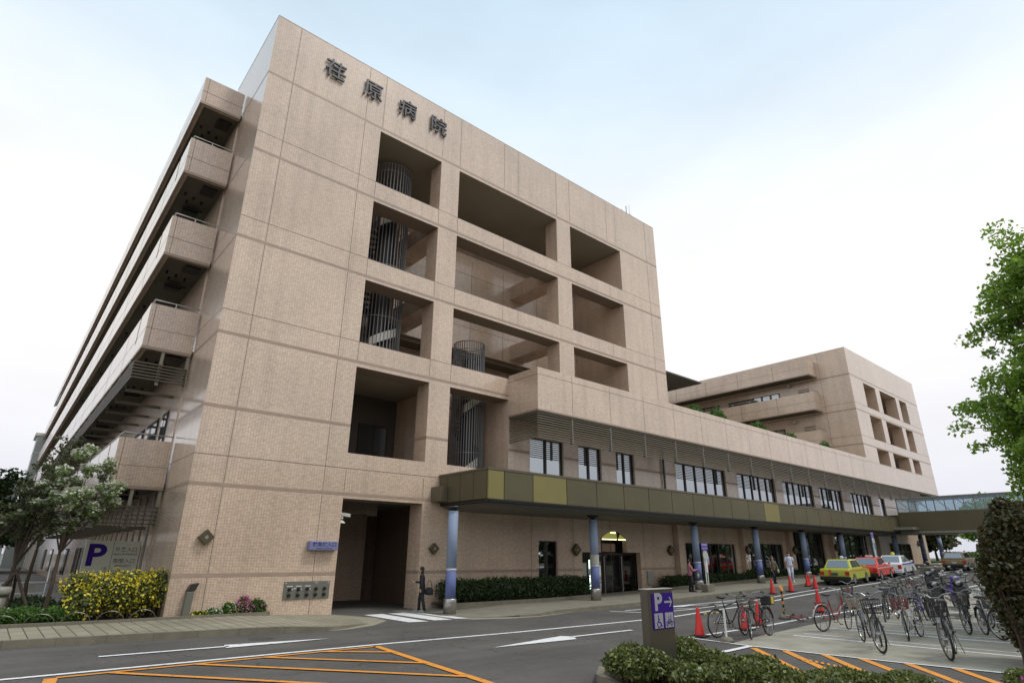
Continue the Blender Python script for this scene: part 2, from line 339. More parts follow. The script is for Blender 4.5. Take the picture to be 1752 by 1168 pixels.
rng = np.random.default_rng(7)
def leaves(name, centers, radii, n, size, m, parent=None, flat=.0, shell=.35, aspect=1.6, seed=1, outward=False):
    """n leaf faces scattered through clumps (centers, radii), denser to each clump's outside"""
    r = np.random.default_rng(seed); cs = np.array(centers, float); rd = np.array(radii, float)
    if rd.ndim == 1: rd = np.repeat(rd[:, None], 3, 1)
    wgt = rd.prod(1)**(2/3); idx = r.choice(len(cs), n, p=wgt/wgt.sum())
    d = r.normal(size=(n, 3)); d /= np.linalg.norm(d, axis=1)[:, None]
    rr = (shell+(1-shell)*r.random(n))**.6*(1+r.normal(size=n)*.09)
    p = cs[idx]+d*rr[:, None]*rd[idx]
    a = r.normal(size=(n, 3)); a[:, 2] *= (1-flat); a /= np.linalg.norm(a, axis=1)[:, None]
    if outward: a = a*.7+np.cross(d, a)
    b = r.normal(size=(n, 3)); b[:, 2] *= (1-flat); b -= a*(a*b).sum(1)[:, None]; b /= np.linalg.norm(b, axis=1)[:, None]
    s = size*(.6+.8*r.random(n))[:, None]
    v = np.empty((n, 4, 3)); v[:, 0] = p-a*s*aspect/2; v[:, 1] = p+b*s/2-a*s*.1; v[:, 2] = p+a*s*aspect/2; v[:, 3] = p-b*s/2-a*s*.1
    return v.reshape(-1, 3), np.arange(n*4).reshape(-1, 4)
def leafmesh(name, parts, parent=None):
    """parts: list of (verts, faces, material)"""
    me = bpy.data.meshes.new(name); V = np.concatenate([p[0] for p in parts]); k = 0; F = []; MI = []
    for i, (v, f, m) in enumerate(parts):
        F.append(f+k); k += len(v); MI += [i]*len(f); me.materials.append(m)
    F = np.concatenate(F); nf = len(F)
    me.vertices.add(len(V)); me.vertices.foreach_set('co', V.ravel())
    me.loops.add(nf*4); me.loops.foreach_set('vertex_index', F.ravel().astype(np.int32))
    me.polygons.add(nf); me.polygons.foreach_set('loop_start', np.arange(nf, dtype=np.int32)*4)
    me.polygons.foreach_set('material_index', np.array(MI, dtype=np.int32)); me.update(calc_edges=True); me.validate()
    o = bpy.data.objects.new(name, me); C.objects.link(o)
    if parent: o.parent = parent
    return o
PT = brickmat('passage_tile_shaded', (.16, .115, .085), (.12, .085, .06), (.06, .045, .035), .10, .05, .0042, 0.0, .5)  # wall tile darkened: shade of the deep passage put into the colour
# ---------------- large structure: main hospital block ----------------
Y0, Y2, YC = 22.47, 20.23, 18.90
def wallgrid(mb, xs, zs, opens, y0, y1, mi=0):
    """solid wall between y0 and y1 with rectangular openings, one closed skin, no inner faces"""
    nx, nz = len(xs)-1, len(zs)-1
    def solid(i, j):
        if i < 0 or j < 0 or i >= nx or j >= nz: return False
        cx, cz = (xs[i]+xs[i+1])/2, (zs[j]+zs[j+1])/2
        return not any(a < cx < b and c < cz < d for a, b, c, d in opens)
    for i in range(nx):
        for j in range(nz):
            if not solid(i, j): continue
            a, b, c, d = xs[i], xs[i+1], zs[j], zs[j+1]
            mb.add([(a, y0, c), (b, y0, c), (b, y0, d), (a, y0, d)], [(0, 1, 2, 3)], mi)
            mb.add([(a, y1, c), (b, y1, c), (b, y1, d), (a, y1, d)], [(3, 2, 1, 0)], mi)
            if not solid(i-1, j): mb.add([(a, y0, c), (a, y0, d), (a, y1, d), (a, y1, c)], [(0, 1, 2, 3)], mi)
            if not solid(i+1, j): mb.add([(b, y0, c), (b, y1, c), (b, y1, d), (b, y0, d)], [(0, 1, 2, 3)], mi)
            if not solid(i, j-1): mb.add([(a, y0, c), (a, y1, c), (b, y1, c), (b, y0, c)], [(0, 1, 2, 3)], mi)
            if not solid(i, j+1): mb.add([(a, y0, d), (b, y0, d), (b, y1, d), (a, y1, d)], [(0, 1, 2, 3)], mi)
def cuts(base, opens, k):
    s = set(base)
    for o in opens: s.update(o[k:k+2])
    return sorted(s)
XL, XR, ZT = 4.76, 33.33, 25.70
ROWS = [(19.15, 22.15), (14.95, 18.05), (10.85, 13.85)]
main = thing('hospital_building', 'tall beige tiled hospital block with square loggia openings and four dark roofline characters', 'building', (0, 0, 0))
mb = MB()
op = [(10.38, 14.08, a, b) for a, b in ROWS+[(6.0, 9.7)]]+[(10.38, 14.08, -.3, 4.2)]
op += [(15.27, 22.83, a, b) for a, b in ROWS]+[(24.05, 29.07, a, b) for a, b in ROWS]+[(15.27, 18.96, 6.0, 9.7), (18.96, XR, -.4, 9.7)]
wallgrid(mb, cuts([XL, XR], op, 0), cuts([-.3, ZT], op, 2), op, Y0, Y0+1.0)
mb.build('front_wall', TILE, main)
# sides, back and loggia interior
mb = MB()
mb.box(XL, XL+.35, Y0+1.0, 28.6, -.3, ZT)
mb.box(XR-.35, XR, Y0+1.0, 28.6, 8.0, ZT)
mb.box(XL+.35, XR-.35, 28.25, 28.6, 9.9, ZT)
mb.box(XL+.35, XR-.35, Y0+1.0, 28.25, 22.2, ZT-.5)         # top volume over the loggias
mb.box(XL+.35, 10.30, Y0+1.0, 28.25, -.3, 22.2)            # solid corner tower
mb.box(29.07, XR-.35, Y0+1.0, 28.25, 9.0, 22.2)
mb.build('side_wall', TILE, main)
mb = MB()   # inner parapet bands and cross beams seen through the openings
for z0, z1 in ((17.25, 20.1), (13.65, 16.2), (10.0, 12.6)):
    mb.box(14.2 if z0 > 17 else 14.2, 29.05, 26.95, 27.2, z0, z1)
for x in (14.08, 22.83):
    for z in (18.05, 13.85):
        mb.box(x, x+1.2, Y0+1.003, 26.94, z, z+.95)
mb.build('inner_parapet', TILE, main)
mb = MB()
mb.box(10.31, 15.25, Y0+1.002, 28.24, 9.75, 10.0); mb.box(10.31, 15.25, Y0+1.002, 28.24, 4.35, 5.9)
mb.box(18.97, 29.06, Y0+1.002, 28.24, 9.75, 9.9)
for z in (17.05, 13.45):
    mb.box(10.31, 29.06, 27.22, 28.24, z, z+.18)
mb.box(10.31, 29.06, Y0+.01, 28.24, 22.155, 22.198)
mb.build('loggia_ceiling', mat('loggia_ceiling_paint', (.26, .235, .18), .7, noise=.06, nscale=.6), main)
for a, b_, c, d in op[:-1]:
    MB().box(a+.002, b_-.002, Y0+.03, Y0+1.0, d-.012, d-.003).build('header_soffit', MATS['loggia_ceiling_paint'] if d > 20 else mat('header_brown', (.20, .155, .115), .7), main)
mb = MB()
for x in (15.27, 18.96-.02):
    pass
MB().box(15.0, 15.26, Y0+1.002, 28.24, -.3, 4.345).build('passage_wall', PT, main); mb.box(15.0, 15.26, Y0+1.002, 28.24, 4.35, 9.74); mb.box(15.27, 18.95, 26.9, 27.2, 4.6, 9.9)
mb.build('partition_wall', TILE, main)
# room window band behind the second-floor opening
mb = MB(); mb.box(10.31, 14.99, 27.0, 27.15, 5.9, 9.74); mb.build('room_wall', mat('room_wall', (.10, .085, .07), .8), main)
for x in (10.9, 12.9):
    w = MB(); w.box(x, x+1.6, 26.9, 26.98, 6.3, 8.3); o = w.build('window', DARKW, main)
    w = MB(); w.box(x+.08, x+.76, 26.88, 26.895, 6.38, 8.22); w.box(x+.84, x+1.52, 26.88, 26.895, 6.38, 8.22); w.build('pane', GLASSD, o)
# ambulance passage
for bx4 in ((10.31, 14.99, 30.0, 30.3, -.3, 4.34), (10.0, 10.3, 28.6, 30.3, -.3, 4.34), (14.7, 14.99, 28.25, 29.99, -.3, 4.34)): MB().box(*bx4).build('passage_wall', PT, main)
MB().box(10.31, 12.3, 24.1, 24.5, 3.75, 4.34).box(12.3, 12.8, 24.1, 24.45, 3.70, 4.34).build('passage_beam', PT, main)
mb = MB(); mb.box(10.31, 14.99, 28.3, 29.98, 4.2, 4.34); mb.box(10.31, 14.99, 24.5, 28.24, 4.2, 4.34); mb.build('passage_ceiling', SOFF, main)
o = MB().box(12.9, 14.6, 29.88, 29.97, 1.35, 3.0).build('window', DARKW, main)
MB().box(13.0, 13.75, 29.85, 29.875, 1.43, 2.92).box(13.85, 14.5, 29.85, 29.875, 1.43, 2.92).build('pane', GLASSD, o)
MB().box(10.9, 11.7, 29.9, 29.97, 0, 2.3).build('door', DARKW, main)
MB().tube([(12.55, 29.7, 0), (12.55, 29.7, 4.2)], .06).build('drain_pipe', STEELD, main)
# string courses and control joints
BZ = [22.36, 18.22, 14.03, 9.92, 7.12, 4.37, 1.42]
def open_at(z, opens): return sorted((a, b) for a, b, c, d in opens if c < z < d)
mb = MB(); e = .0035; bh = .062
for z in BZ:
    spans = []; x = XL
    for a, b in open_at(z, op)+[(XR if z > 9.8 else 18.96, 99)]:
        if x < a: spans.append((x, min(a, XR)))
        x = b
    for a, b in spans:
        mb.box(a-(e if a == XL else -.002), b+(e if b == XR else -.002), Y0-e, Y0+.004, z-bh, z+bh)
    mb.box(XL-e, XL+.004, Y0+.0045, 26.9, z-bh, z+bh)
for z in BZ[4:]:                       # the courses run round into the opening reveals
    pass
mb.box(14.08-e, 14.083, Y0+.006, Y0+.99, 7.12-bh, 7.12+bh); mb.box(14.08-e, 14.083, Y0+.006, Y0+.99, 1.42-bh, 1.42+bh)
mb.build('string_course', BAND, main)
mb = MB(); w = .011
def hj(z, x0=XL, x1=XR): mb.box(x0, x1, Y0-.0022, Y0+.002, z-w, z+w)
def vj(x, z0, z1): mb.box(x-w, x+w, Y0-.0028, Y0+.002, z0, z1)
for z in (19.15, 14.95, 10.85):
    hj(z-.001-w, XL, XR); mb.box(XL-.0022, XL+.002, Y0+.003, 26.8, z-2*w, z)
hj(5.38, XL, 15.2); mb.box(XL-.0022, XL+.002, Y0+.003, 26.8, 5.37, 5.39)
vj(5.86, -.2, ZT-.02)
for a, b in ((22.45, ZT-.02), (18.3, 22.27), (14.1, 18.13), (10, 13.94), (7.2, 9.84), (4.45, 7.03), (1.5, 4.28), (0, 1.34)): vj(9.5, a, b)
for x in (10.45, 14.1, 15.28, 18.5, 19.6, 22.85, 24.06, 27.75, 28.7, 32.15): vj(x, 22.45, ZT-.02)
for x in (32.15,): vj(x, 11, 22.2)
for x in (18.5, 19.6, 27.75):
    for z in (18.1, 13.9): vj(x, z+.2, z+1.0)
for x in (10.39, 14.07, 15.28):
    for z in (18.3, 14.1, 10.0, 4.45): vj(x, z, z+.85)
for z in (15.7, 14.6): 
    pass
for z in (18.75, 15.2, 11.6): mb.box(14.2, 29.0, 26.945, 26.952, z-w, z+w)
for x in (16.8, 19.6, 22.2, 25.2, 27.9):
    for z in (17.25, 13.65): mb.box(x-w, x+w, 26.944, 26.953, z, z+2.5)
mb.build('control_joint', JOINT, main)
MB().box(XL-.008, XR+.008, Y0-.008, Y0+.5, ZT, ZT+.03).box(XL-.008, XL+.5, Y0+.5, 28.6, ZT, ZT+.03).build('roof_coping', mat('coping', (.45, .36, .28), .5), main)
# the four roof characters
for ch, x in zip('荏原病院', (7.70, 9.72, 11.74, 13.68)):
    text('sign_letter', ch, 1.12, mat('sign_letter_dark', (.045, .045, .055), .4, .3), main, (x, Y0-.10, 24.20), FRONT, .045, .004)
# spiral escape stairs inside barred cages
def cage(cx, cy, r, z0, z1, ph):
    mb = MB(); n = 40
    for i in range(n):
        a = 2*math.pi*i/n; mb.box(-.016, .016, -.02, .02, z0, z1, M=Matrix.Translation((cx+r*math.cos(a), cy+r*math.sin(a), 0)) @ Matrix.Rotation(a, 4, 'Z'))
    z = z1
    while z > z0: 
        mb.tube([(cx+r*math.cos(t*math.pi/16), cy+r*math.sin(t*math.pi/16), z-.03) for t in range(32)], .022, 6, closed=True); z -= 2.8 if z < z1 else .45
    st = mb.build('stair_cage', GALV, main)
    sm = MB(); sm.tube([(cx, cy, z0), (cx, cy, z1-.9)], r*.42, 14)  # solid dark core added to read as shade inside the cage
    k = int((z1-1.2-z0)/.19)
    for i in range(k):
        a = ph+i*.36; b = a+.37; z = z0+i*.19
        sm.add([(cx, cy, z), (cx+(r-.15)*math.cos(a), cy+(r-.15)*math.sin(a), z), (cx+(r-.15)*math.cos(b), cy+(r-.15)*math.sin(b), z),
                (cx, cy, z+.04), (cx+(r-.15)*math.cos(a), cy+(r-.15)*math.sin(a), z+.04), (cx+(r-.15)*math.cos(b), cy+(r-.15)*math.sin(b), z+.04)],
               [(0, 2, 1), (3, 4, 5), (0, 1, 4, 3), (1, 2, 5, 4), (2, 0, 3, 5)])
    sm.build('stair_tread_shade_core', DARKW, st)
    pw, pd = MB(), MB()
    for i in range(k):
        a = ph+i*.36; b = a+.36; z = z0+i*.19; zz = z+.19; R1, R2 = r-.13, r-.10
        dst = pw if (a % (2*math.pi)) > 3.7 and (a % (2*math.pi)) < 5.0 else pd  # front-left plates coloured white for sky light, the rest kept dark
        dst.add([(cx+R*math.cos(t), cy+R*math.sin(t), q) for t, q0 in ((a, z), (b, zz)) for R in (R1, R2) for q in (q0-.1, q0+.34)],
               [(0, 1, 5, 4), (2, 6, 7, 3), (1, 3, 7, 5), (0, 4, 6, 2)])
    pd.build('stair_stringer', mat('stringer_unlit', (.10, .10, .10), .5), st); o = pw.build('stair_stringer', mat('stringer_skylit', (.85, .83, .76), .3), st); o['label'] = 'side plates of the spiral stair with sky light put into their white colour'
cage(12.45, 25.0, 1.12, 10.02, 21.9, 1.0)
cage(18.0, 24.75, .86, 5.0, 13.1, 2.2)
# roof aerial
a_ = MB(); a_.tube([(33.0, 24.6, 25.6), (33.0, 24.6, 28.6)], .03, 6)
for z, l in ((26.9, .55), (27.3, .4)):
    a_.tube([(33-l, 24.6, z), (33+l, 24.6, z)], .02, 5); a_.tube([(33, 24.6-l, z), (33, 24.6+l, z)], .02, 5)
for dx in (-.55, .55): a_.tube([(33+dx, 24.6, 26.6), (33+dx, 24.6, 28.1)], .015, 5)
a_.tube([(33.4, 24.6, 25.7), (33.4, 24.6, 28.9)], .012, 5)
tag(a_.build('roof_aerial', mat('aerial', (.06, .06, .065), .5)), 'thin dark rooftop aerial with crossed rods above the right end of the tall block', 'aerial')

# ---- ward wing running back on the left, with its long balconies ----
wing = thing('ward_wing', 'long ward wing behind the tall block with stacked tiled balconies receding to the left', 'building')
YE, XB, XO = 26.12, 4.70, 2.90
mb = MB(); mb.box(XB+.02, 20, 28.7, 112, -.3, 22.9); mb.box(XB+.02, 9, 26.6, 28.7, -.3, 22.9)
mb.build('ward_wall', TILE, wing)
def balcony(z0, z1, y1, par, rail=True, slit=True, last=False):
    b = MB()
    if slit:      # narrow drainage slits near the end
        for ya, yb, za in ((YE, YE+2.0, z0), (YE+2.25, y1, z0)): b.box(XO, XO+.22, ya, yb, za, z1)
        b.box(XO, XO+.22, YE+2.0, YE+2.25, z0, z1-1.25)
    else: b.box(XO, XO+.22, YE, y1, z0, z1)
    b.box(XO+.22, XB, YE, YE+.22, z0, z1)
    o = b.build('balcony_parapet', TILE, par)
    b = MB(); b.box(XO-.004, XO+.1, YE-.004, y1, z0-.02, z0+.10); b.box(XO+.1, XB, YE-.004, YE+.1, z0-.02, z0+.10)
    b.build('parapet_base', BAND, o)
    b = MB(); zm = z0+.42*(z1-z0)+.05
    b.box(XO-.002, XO+.01, YE-.002, y1, zm-w, zm+w); b.box(XO+.01, XB, YE-.002, YE+.01, zm-w, zm+w); b.box(XO+.18, XO+.2, YE-.003, YE+.01, z0+.1, z1)
    y = YE+5
    while y < y1: b.box(XO-.003, XO+.01, y, y+.03, z0+.1, z1); y += 5.2
    b.build('control_joint', JOINT, o)
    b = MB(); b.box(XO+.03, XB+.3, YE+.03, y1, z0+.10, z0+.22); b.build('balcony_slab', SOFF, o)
    b = MB()
    if rail:
        b.tube([(XB+.02, YE+.13, z1+.22), (XO+.12, YE+.13, z1+.22), (XO+.12, y1-.2, z1+.22)], .025, 6)
        y = YE+.13
        for x in (XO+.12, (XO+XB)/2): b.tube([(x, YE+.13, z1-.02), (x, YE+.13, z1+.22)], .018, 6)
        while y < y1: b.tube([(XO+.12, y, z1-.02), (XO+.12, y, z1+.22)], .018, 6); y += 1.5
        b.build('handrail', STEEL, o)
    return o
EAVE_Z = 22.05
for (z0, z1, y1, rl) in ((22.05, 23.55, 106, False), (18.14, 20.0, 112, True), (13.99, 15.87, 112, True), (9.80, 11.72, 112, True), (4.38, 6.22, 112, True)):
    o = balcony(z0, z1, y1, wing, rl, rl)
    # escape hatches, drain pipes and lamps under each slab
    b = MB(); y = YE+.9
    b.box(3.9, 4.5, YE+.7, YE+1.5, z0+.03, z0+.095)
    while y < 60:
        b.box(3.6, 4.4, y+1.9, y+2.0, z0-.18, z0-.12); b.box(3.55, 4.25, y+2.1, y+2.5, z0-.22, z0-.05)
        for dx, dy in ((.1, 1.0), (.5, 1.2), (.9, 1.4), (.3, 1.7)): b.tube([(3.3+dx, y+dy, z0-.06), (3.3+dx, y+dy, z0+.1)], .05, 6)
        y += 5.2
    b.build('ceiling_fitting', DARKW, o)
# openings of the ward wall, one row per floor
zf = [(18.36, 20.6), (14.2, 16.5), (10.02, 12.3), (6.9, 8.8), (4.6, 6.7)]
for za, zb in ((18.36, 20.7), (14.2, 16.6), (10.0, 12.4), (5.4, 7.9), (.1, 2.4)):
    y = YE+2.2; k = 0
    while y < 78:
        wd = 1.0 if k % 3 == 0 else 2.4; zz = za if k % 3 == 0 else za+.5
        f = MB().box(XB-.03, XB+.018, y, y+wd, zz, zb).build('window' if k % 3 else 'door', DARKW, wing)
        g = MB(); h = wd/2
        for q in (0, 1): g.box(XB-.045, XB-.032, y+q*h+.07, y+q*h+h-.07, zz+.08, zb-.08)
        g.build('pane', GLASSD, f); y += wd+1.0; k += 1
        if y > 50: y += 4
# horizontal bar screens hung below the two lowest balconies
for z0 in (9.80, 4.38):
    b = MB(); n = 6 if z0 > 9 else 5
    y1_ = 100 if z0 > 9 else 52
    for k in range(n):
        z = z0-.62-k*.125 if z0 > 9 else z0-.66-k*.15
        b.box(XO-.12, XO-.04, YE-.05, y1_, z-.025, z+.025); b.box(XO-.04, XB-.02, YE-.05, YE+.03, z-.025, z+.025)
    sc = b.build('bar_screen', mat('bar_screen', (.12, .105, .075), .45, .3), wing)
    zb_ = z0-1.42; pm_ = mat('screen_post', (.15, .135, .10), .5)
    for x in (XO+.75, XB-.12): MB().box(x, x+.11, YE+.05, YE+.14, zb_, z0-.02).build('screen_post', mat('screen_post_light', (.28, .26, .19), .5), sc)
    y = YE+2
    while y < y1_:
        MB().box(XO-.03, XO+.04, y, y+.08, zb_+.15, z0-.02).build('screen_post', pm_, sc); MB().box(XO+.041, XB, y, y+.1, zb_+.02, zb_+.14).build('screen_beam', pm_, sc); y += 2.6
b = MB()
b.box(2.2, 4.7, 112.2, 118, -.3, 18.6); b.build('stair_tower', mat('tower_glass', (.34, .38, .36), .3, .1), wing)
b = MB()
for z in range(4, 18, 4): b.box(2.17, 2.2, 112.2, 118, z, z+.2); b.box(2.2, 4.7, 112.17, 112.2, z, z+.2)
b.box(1.9, 5, 112, 118.2, 18.6, 19.0); b.build('tower_band', mat('tower_band', (.55, .53, .50), .5), wing)
b = MB()
for y in np.arange(26.9, 44, 1.45): b.tube([(XB-.1, y, 0), (XB-.1, y, 4.3)], .045, 6)
b.build('drain_pipe', mat('pipe_beige', (.30, .26, .2), .5), wing)

# ---- low wing under the long parapet ----
low = thing('outpatient_wing', 'long low wing with pale tiled parapet and dark louvres above a row of upstairs windows', 'building')
LX0, LX1 = 18.96, 61.5
WIN = [(20.45, 22.95), (24.12, 26.06), (27.38, 29.1), (33.42, 39.6), (41.2, 47.0), (48.3, 53.9), (55.2, 60.1), (62.1, 67.4), (69.5, 71.0)]
GW = [(21.0, 22.32, .6, 2.80), (33.75, 39.8, .75, 2.92), (41.3, 46.8, .75, 3.02), (48.3, 54.3, .3, 4.1), (56.6, 64.1, .6, 4.1), (69.8, 76.2, 1.1, 3.5)]
opn = [(a, b, 6.0, 7.95) for a, b in WIN]+[(a, b, c, d) for a, b, c, d in GW]+[(24.16, 29.1, -.3, 2.29), (25.69, 27.9, 2.29, 3.05)]
mb = MB(); wallgrid(mb, cuts([LX0+.003, 81.8], opn, 0), cuts([-.4, 8.9], opn, 2), opn, Y0, Y0+.3)
mb.box(LX0, LX0+.35, Y0+.003, Y0+1.0, -.3, 9.69); mb.box(LX0, LX0+.35, Y0+1.003, 26.94, -.3, 10.95)
mb.box(81.45, 81.8, Y0+.3, 60, -.4, 22.0)
mb.build('front_wall', TILE, low)
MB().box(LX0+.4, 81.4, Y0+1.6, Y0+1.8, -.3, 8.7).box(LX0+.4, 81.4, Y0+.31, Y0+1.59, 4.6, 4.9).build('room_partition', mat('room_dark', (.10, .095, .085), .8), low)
# projecting tiled parapet
mb = MB(); mb.box(LX0, LX1-.004, Y2, Y2+.25, 8.78, 10.98); mb.box(LX0, LX0+.25, Y2+.25, Y0-.004, 8.78, 10.98); mb.build('roof_parapet', TILE, low)
MB().box(LX0+.26, LX1, Y2+.26, 60, 9.2, 9.5).build('roof_slab', CONC, low)
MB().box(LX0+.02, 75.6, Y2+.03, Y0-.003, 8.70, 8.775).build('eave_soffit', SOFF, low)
b = MB(); b.box(LX0-.003, LX1, Y2-.003, Y2+.1, 8.775, 8.86); b.box(LX0-.003, LX0+.1, Y2+.1, Y0, 8.775, 8.86); b.build('parapet_base', BAND, low)
b = MB(); z = 10.62
b.box(LX0, LX1, Y2-.002, Y2+.01, z-w, z+w); b.box(LX0-.002, LX0+.01, Y2+.01, Y0, z-w, z+w)
x = 21.40
while x < LX1: b.box(x, x+.025, Y2-.0025, Y2+.01, 8.87, 10.97); x += 3.0
x = 20.5
while x < 62: b.box(x, x+.025, Y0-.003, Y0+.01, 0, 5.9); x += 3.0
b.build('control_joint', JOINT, low)
b = MB(); xs = [LX0]+[a for p in opn if p[2] < 1.42 < p[3] for a in p[:2]]+[81.8]
xs = sorted(xs)
for a, c in zip(xs[::2], xs[1::2]): b.box(a+.002, c-.002, Y0-e, Y0+.004, 1.36, 1.48)
xs = sorted([LX0]+[a for p in WIN for a in p]+[81.8])
for a, c in zip(xs[::2], xs[1::2]): b.box(a+.002, c-.002, Y0-e, Y0+.004, 7.06, 7.18)
b.build('string_course', BAND, low)
# louvres under the parapet
b = MB()
for k in range(11):
    z = 8.66-k*.118
    b.box(LX0+.02, 75.5, Y2+.07, Y2+.15, z-.02, z+.018); b.box(LX0+.05, LX0+.13, Y2+.151, Y0-.02, z-.02, z+.018)
lv = b.build('louvre_screen', BRONZE, low)
b = MB(); x = 21.40
while x < 75: MB().box(x, x+.05, Y2+.05, Y2+.24, 7.40, 8.70).build('louvre_post', mat('louvre_post', (.22, .21, .18), .5), lv); x += 3.0
def window(par, x0, x1, z0, z1, y, n, glass=GLASS, curtain=False, rails=()):
    f = MB(); t = .05; f.box(x0, x1, y, y+.1, z0, z0+t); f.box(x0, x1, y, y+.1, z1-t, z1)
    dx = (x1-x0)/n
    for i in range(n+1):
        c = x0+i*dx; ww = .05 if i in (0, n) else .07; f.box(max(x0, c-ww), min(x1, c+ww), y-.01, y+.11, z0+t, z1-t)
    for rz_ in rails: f.box(x0+.05, x1-.05, y+.002, y+.098, rz_-.03, rz_+.03)
    o = f.build('window', DARKW, par)
    g = MB()
    for i in range(n):
        a = x0+i*dx; th = random.uniform(-.004, .004)
        g.add([(a+.06, y+.05+th, z0+.05), (a+dx-.06, y+.05-th, z0+.05), (a+dx-.06, y+.05-th, z1-.05), (a+.06, y+.05+th, z1-.05)], [(0, 1, 2, 3)])
    g.build('pane', glass, o)
    if curtain:
        c_ = MB(); x = x0+.1
        while x < x1-.3:
            wd = random.uniform(.25, .7); k = int(wd/.05); vs = []
            for i in range(k+1):
                yy = y+.25+.03*math.sin(i*1.9); vs += [(x+i*.05, yy, z0+.1), (x+i*.05, yy, z1-.06)]
            c_.add(vs, [(2*i, 2*i+2, 2*i+3, 2*i+1) for i in range(k)]); x += wd+random.uniform(.05, .9)
        c_.build('curtain', CURT, o)
    return o
random.seed(3)
for (a, b_), n in zip(WIN, (2, 2, 2, 5, 5, 5, 5, 5, 1)):
    sh = (b_-a)*.0
    window(low, a, b_, 6.0, 7.95, Y0+.14, n)
CLEAR = bpy.data.materials.new('clear_glass'); CLEAR.use_nodes = True; q = CLEAR.node_tree; q.nodes.clear()
qo = N(q, 'ShaderNodeOutputMaterial'); qm = N(q, 'ShaderNodeMixShader'); qt = N(q, 'ShaderNodeBsdfTransparent'); qg = N(q, 'ShaderNodeBsdfGlossy'); qf = N(q, 'ShaderNodeFresnel')
qf.inputs[0].default_value = 1.6; qt.inputs[0].default_value = (.62, .68, .66, 1); qg.inputs['Roughness'].default_value = .02
q.links.new(qf.outputs[0], qm.inputs[0]); q.links.new(qt.outputs[0], qm.inputs[1]); q.links.new(qg.outputs[0], qm.inputs[2]); q.links.new(qm.outputs[0], qo.inputs[0])
for i, (a, b_, c, d) in enumerate(GW):
    window(low, a, b_, c, d, Y0+.12, (2, 6, 6, 5, 6, 5)[i], CLEAR, i in (0, 1, 2), (() if i < 3 else (c+.9*(d-c)*.75,)))
# night entrance with arched transom
o = MB(); y = Y0+.35
o.box(24.2, 29.06, y, y+.08, 2.16, 2.26)
for x in (24.2, 25.3, 26.1, 26.35, 27.6, 27.85, 28.95): o.box(x, x+.08, y-.01, y+.09, 0, 2.16)
door = o.build('entrance_door', DARKW, low)
g = MB()
for a, c in ((24.28, 25.3), (25.38, 26.1), (26.43, 27.6), (27.93, 28.95)): g.add([(a, y+.04, .05), (c, y+.04, .05), (c, y+.04, 2.16), (a, y+.04, 2.16)], [(0, 1, 2, 3)])
g.build('pane', CLEAR, door)
for x in (26.22, 27.72): MB().tube([(x, y-.07, .1), (x, y-.07, 2.1)], .035, 8).build('handle', STEEL, door)
MB().box(24.35, 24.8, y-.03, y-.012, 1.1, 1.75).box(24.95, 25.15, y-.03, y-.012, 1.15, 1.45).build('notice', mat('paper', (.45, .47, .42), .7), door)
MB().box(25.62, 25.68, y+.5, y+.54, 1.2, 1.9).box(25.64, 25.70, y+.5, y+.54, .4, 1.1).build('light_strip', emis('tube_light', (.85, 1.0, .9), 3.0), door)
arc = [(25.75+2.1*t, 3.05+.38*math.sin(math.pi*t)) for t in np.linspace(0, 1, 13)]
MB().prism([(25.69, 3.05-.001), (27.9, 3.05-.001)]+arc[::-1], Y0-.02, Y0+.06).build('transom_arch', DARKW, low)
MB().prism([(25.78, 3.0), (27.05, 3.0)]+[(x, z) for x, z in arc if x < 27.05][::-1], Y0-.035, Y0-.021).prism([(27.15, 3.0), (27.82, 3.0)]+[(x, z-.06) for x, z in arc if x > 27.15][::-1], Y0-.035, Y0-.021).build('lit_transom', emis('lit_transom', (.40, .37, .08), .40), low)
MB().box(25.78, 27.0, Y0-.036, Y0-.02, 2.95, 3.0).box(27.15, 27.8, Y0-.036, Y0-.02, 2.95, 3.0).box(26.5, 26.95, Y0-.04, Y0-.036, 3.3, 3.36).build('transom_lamp', emis('transom_lamp', (1, .9, .5), 2.2), low)
MB().box(25.82, 26.9, Y0+.02, Y0+.05, 2.33, 2.75).build('lobby_panel', mat('lobby_panel', (.35, .22, .15), .6), low)
MB().box(29.6, 30.15, Y0-.08, Y0-.01, .55, 1.3).build('notice_board', mat('board_grey', (.34, .33, .30), .5), low)
for x in (32.55, 40.4, 47.5, 55.4, 66.2): MB().box(x, x+.55, Y0-.35, Y0-.004, -.2, 4.6).build('pilaster', TILE, low)
MB().tube([(31.95, Y0-.12, 5.5), (31.95, Y0-.12, 8.7)], .07, 8).build('drain_pipe', mat('pipe_dark', (.08, .08, .075), .4), low)
# aerial-view details: scupper lamps
# ---- far block ----
far = thing('far_hospital_block', 'farther hospital block rising behind the low wing, with nine square openings in its front', 'building')
fo = [(a, b, c, d) for a, b in ((64.85, 68.1), (69.35, 74.2), (75.3, 77.65)) for c, d in ((16.45, 19.0), (13.2, 15.65), (10.75, 12.3))]
mb = MB(); wallgrid(mb, cuts([61.5, 81.8], fo, 0), cuts([8.8, 22.15], fo, 2), fo, Y2, Y2+1.1)
mb.box(61.5, 61.9, Y2+1.1, 60, 8.8, 22.15); mb.box(81.4, 81.8, Y2+1.1, Y0+.28, 8.91, 22.15); mb.box(61.9, 81.4, Y2+1.1, 60, 19.3, 21.6)
mb.box(78.3, 81.39, Y2+1.1, 26, 8.9, 19.3); mb.box(61.9, 63.9, Y2+1.1, 26, 8.9, 19.3)
mb.build('front_wall', TILE, far)
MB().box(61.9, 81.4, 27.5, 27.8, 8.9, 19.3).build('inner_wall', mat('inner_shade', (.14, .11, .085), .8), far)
MB().box(75.6, 81.8, Y2+.02, Y0-.003, 8.65, 8.795).build('eave_soffit', SOFF, far)
b = MB()
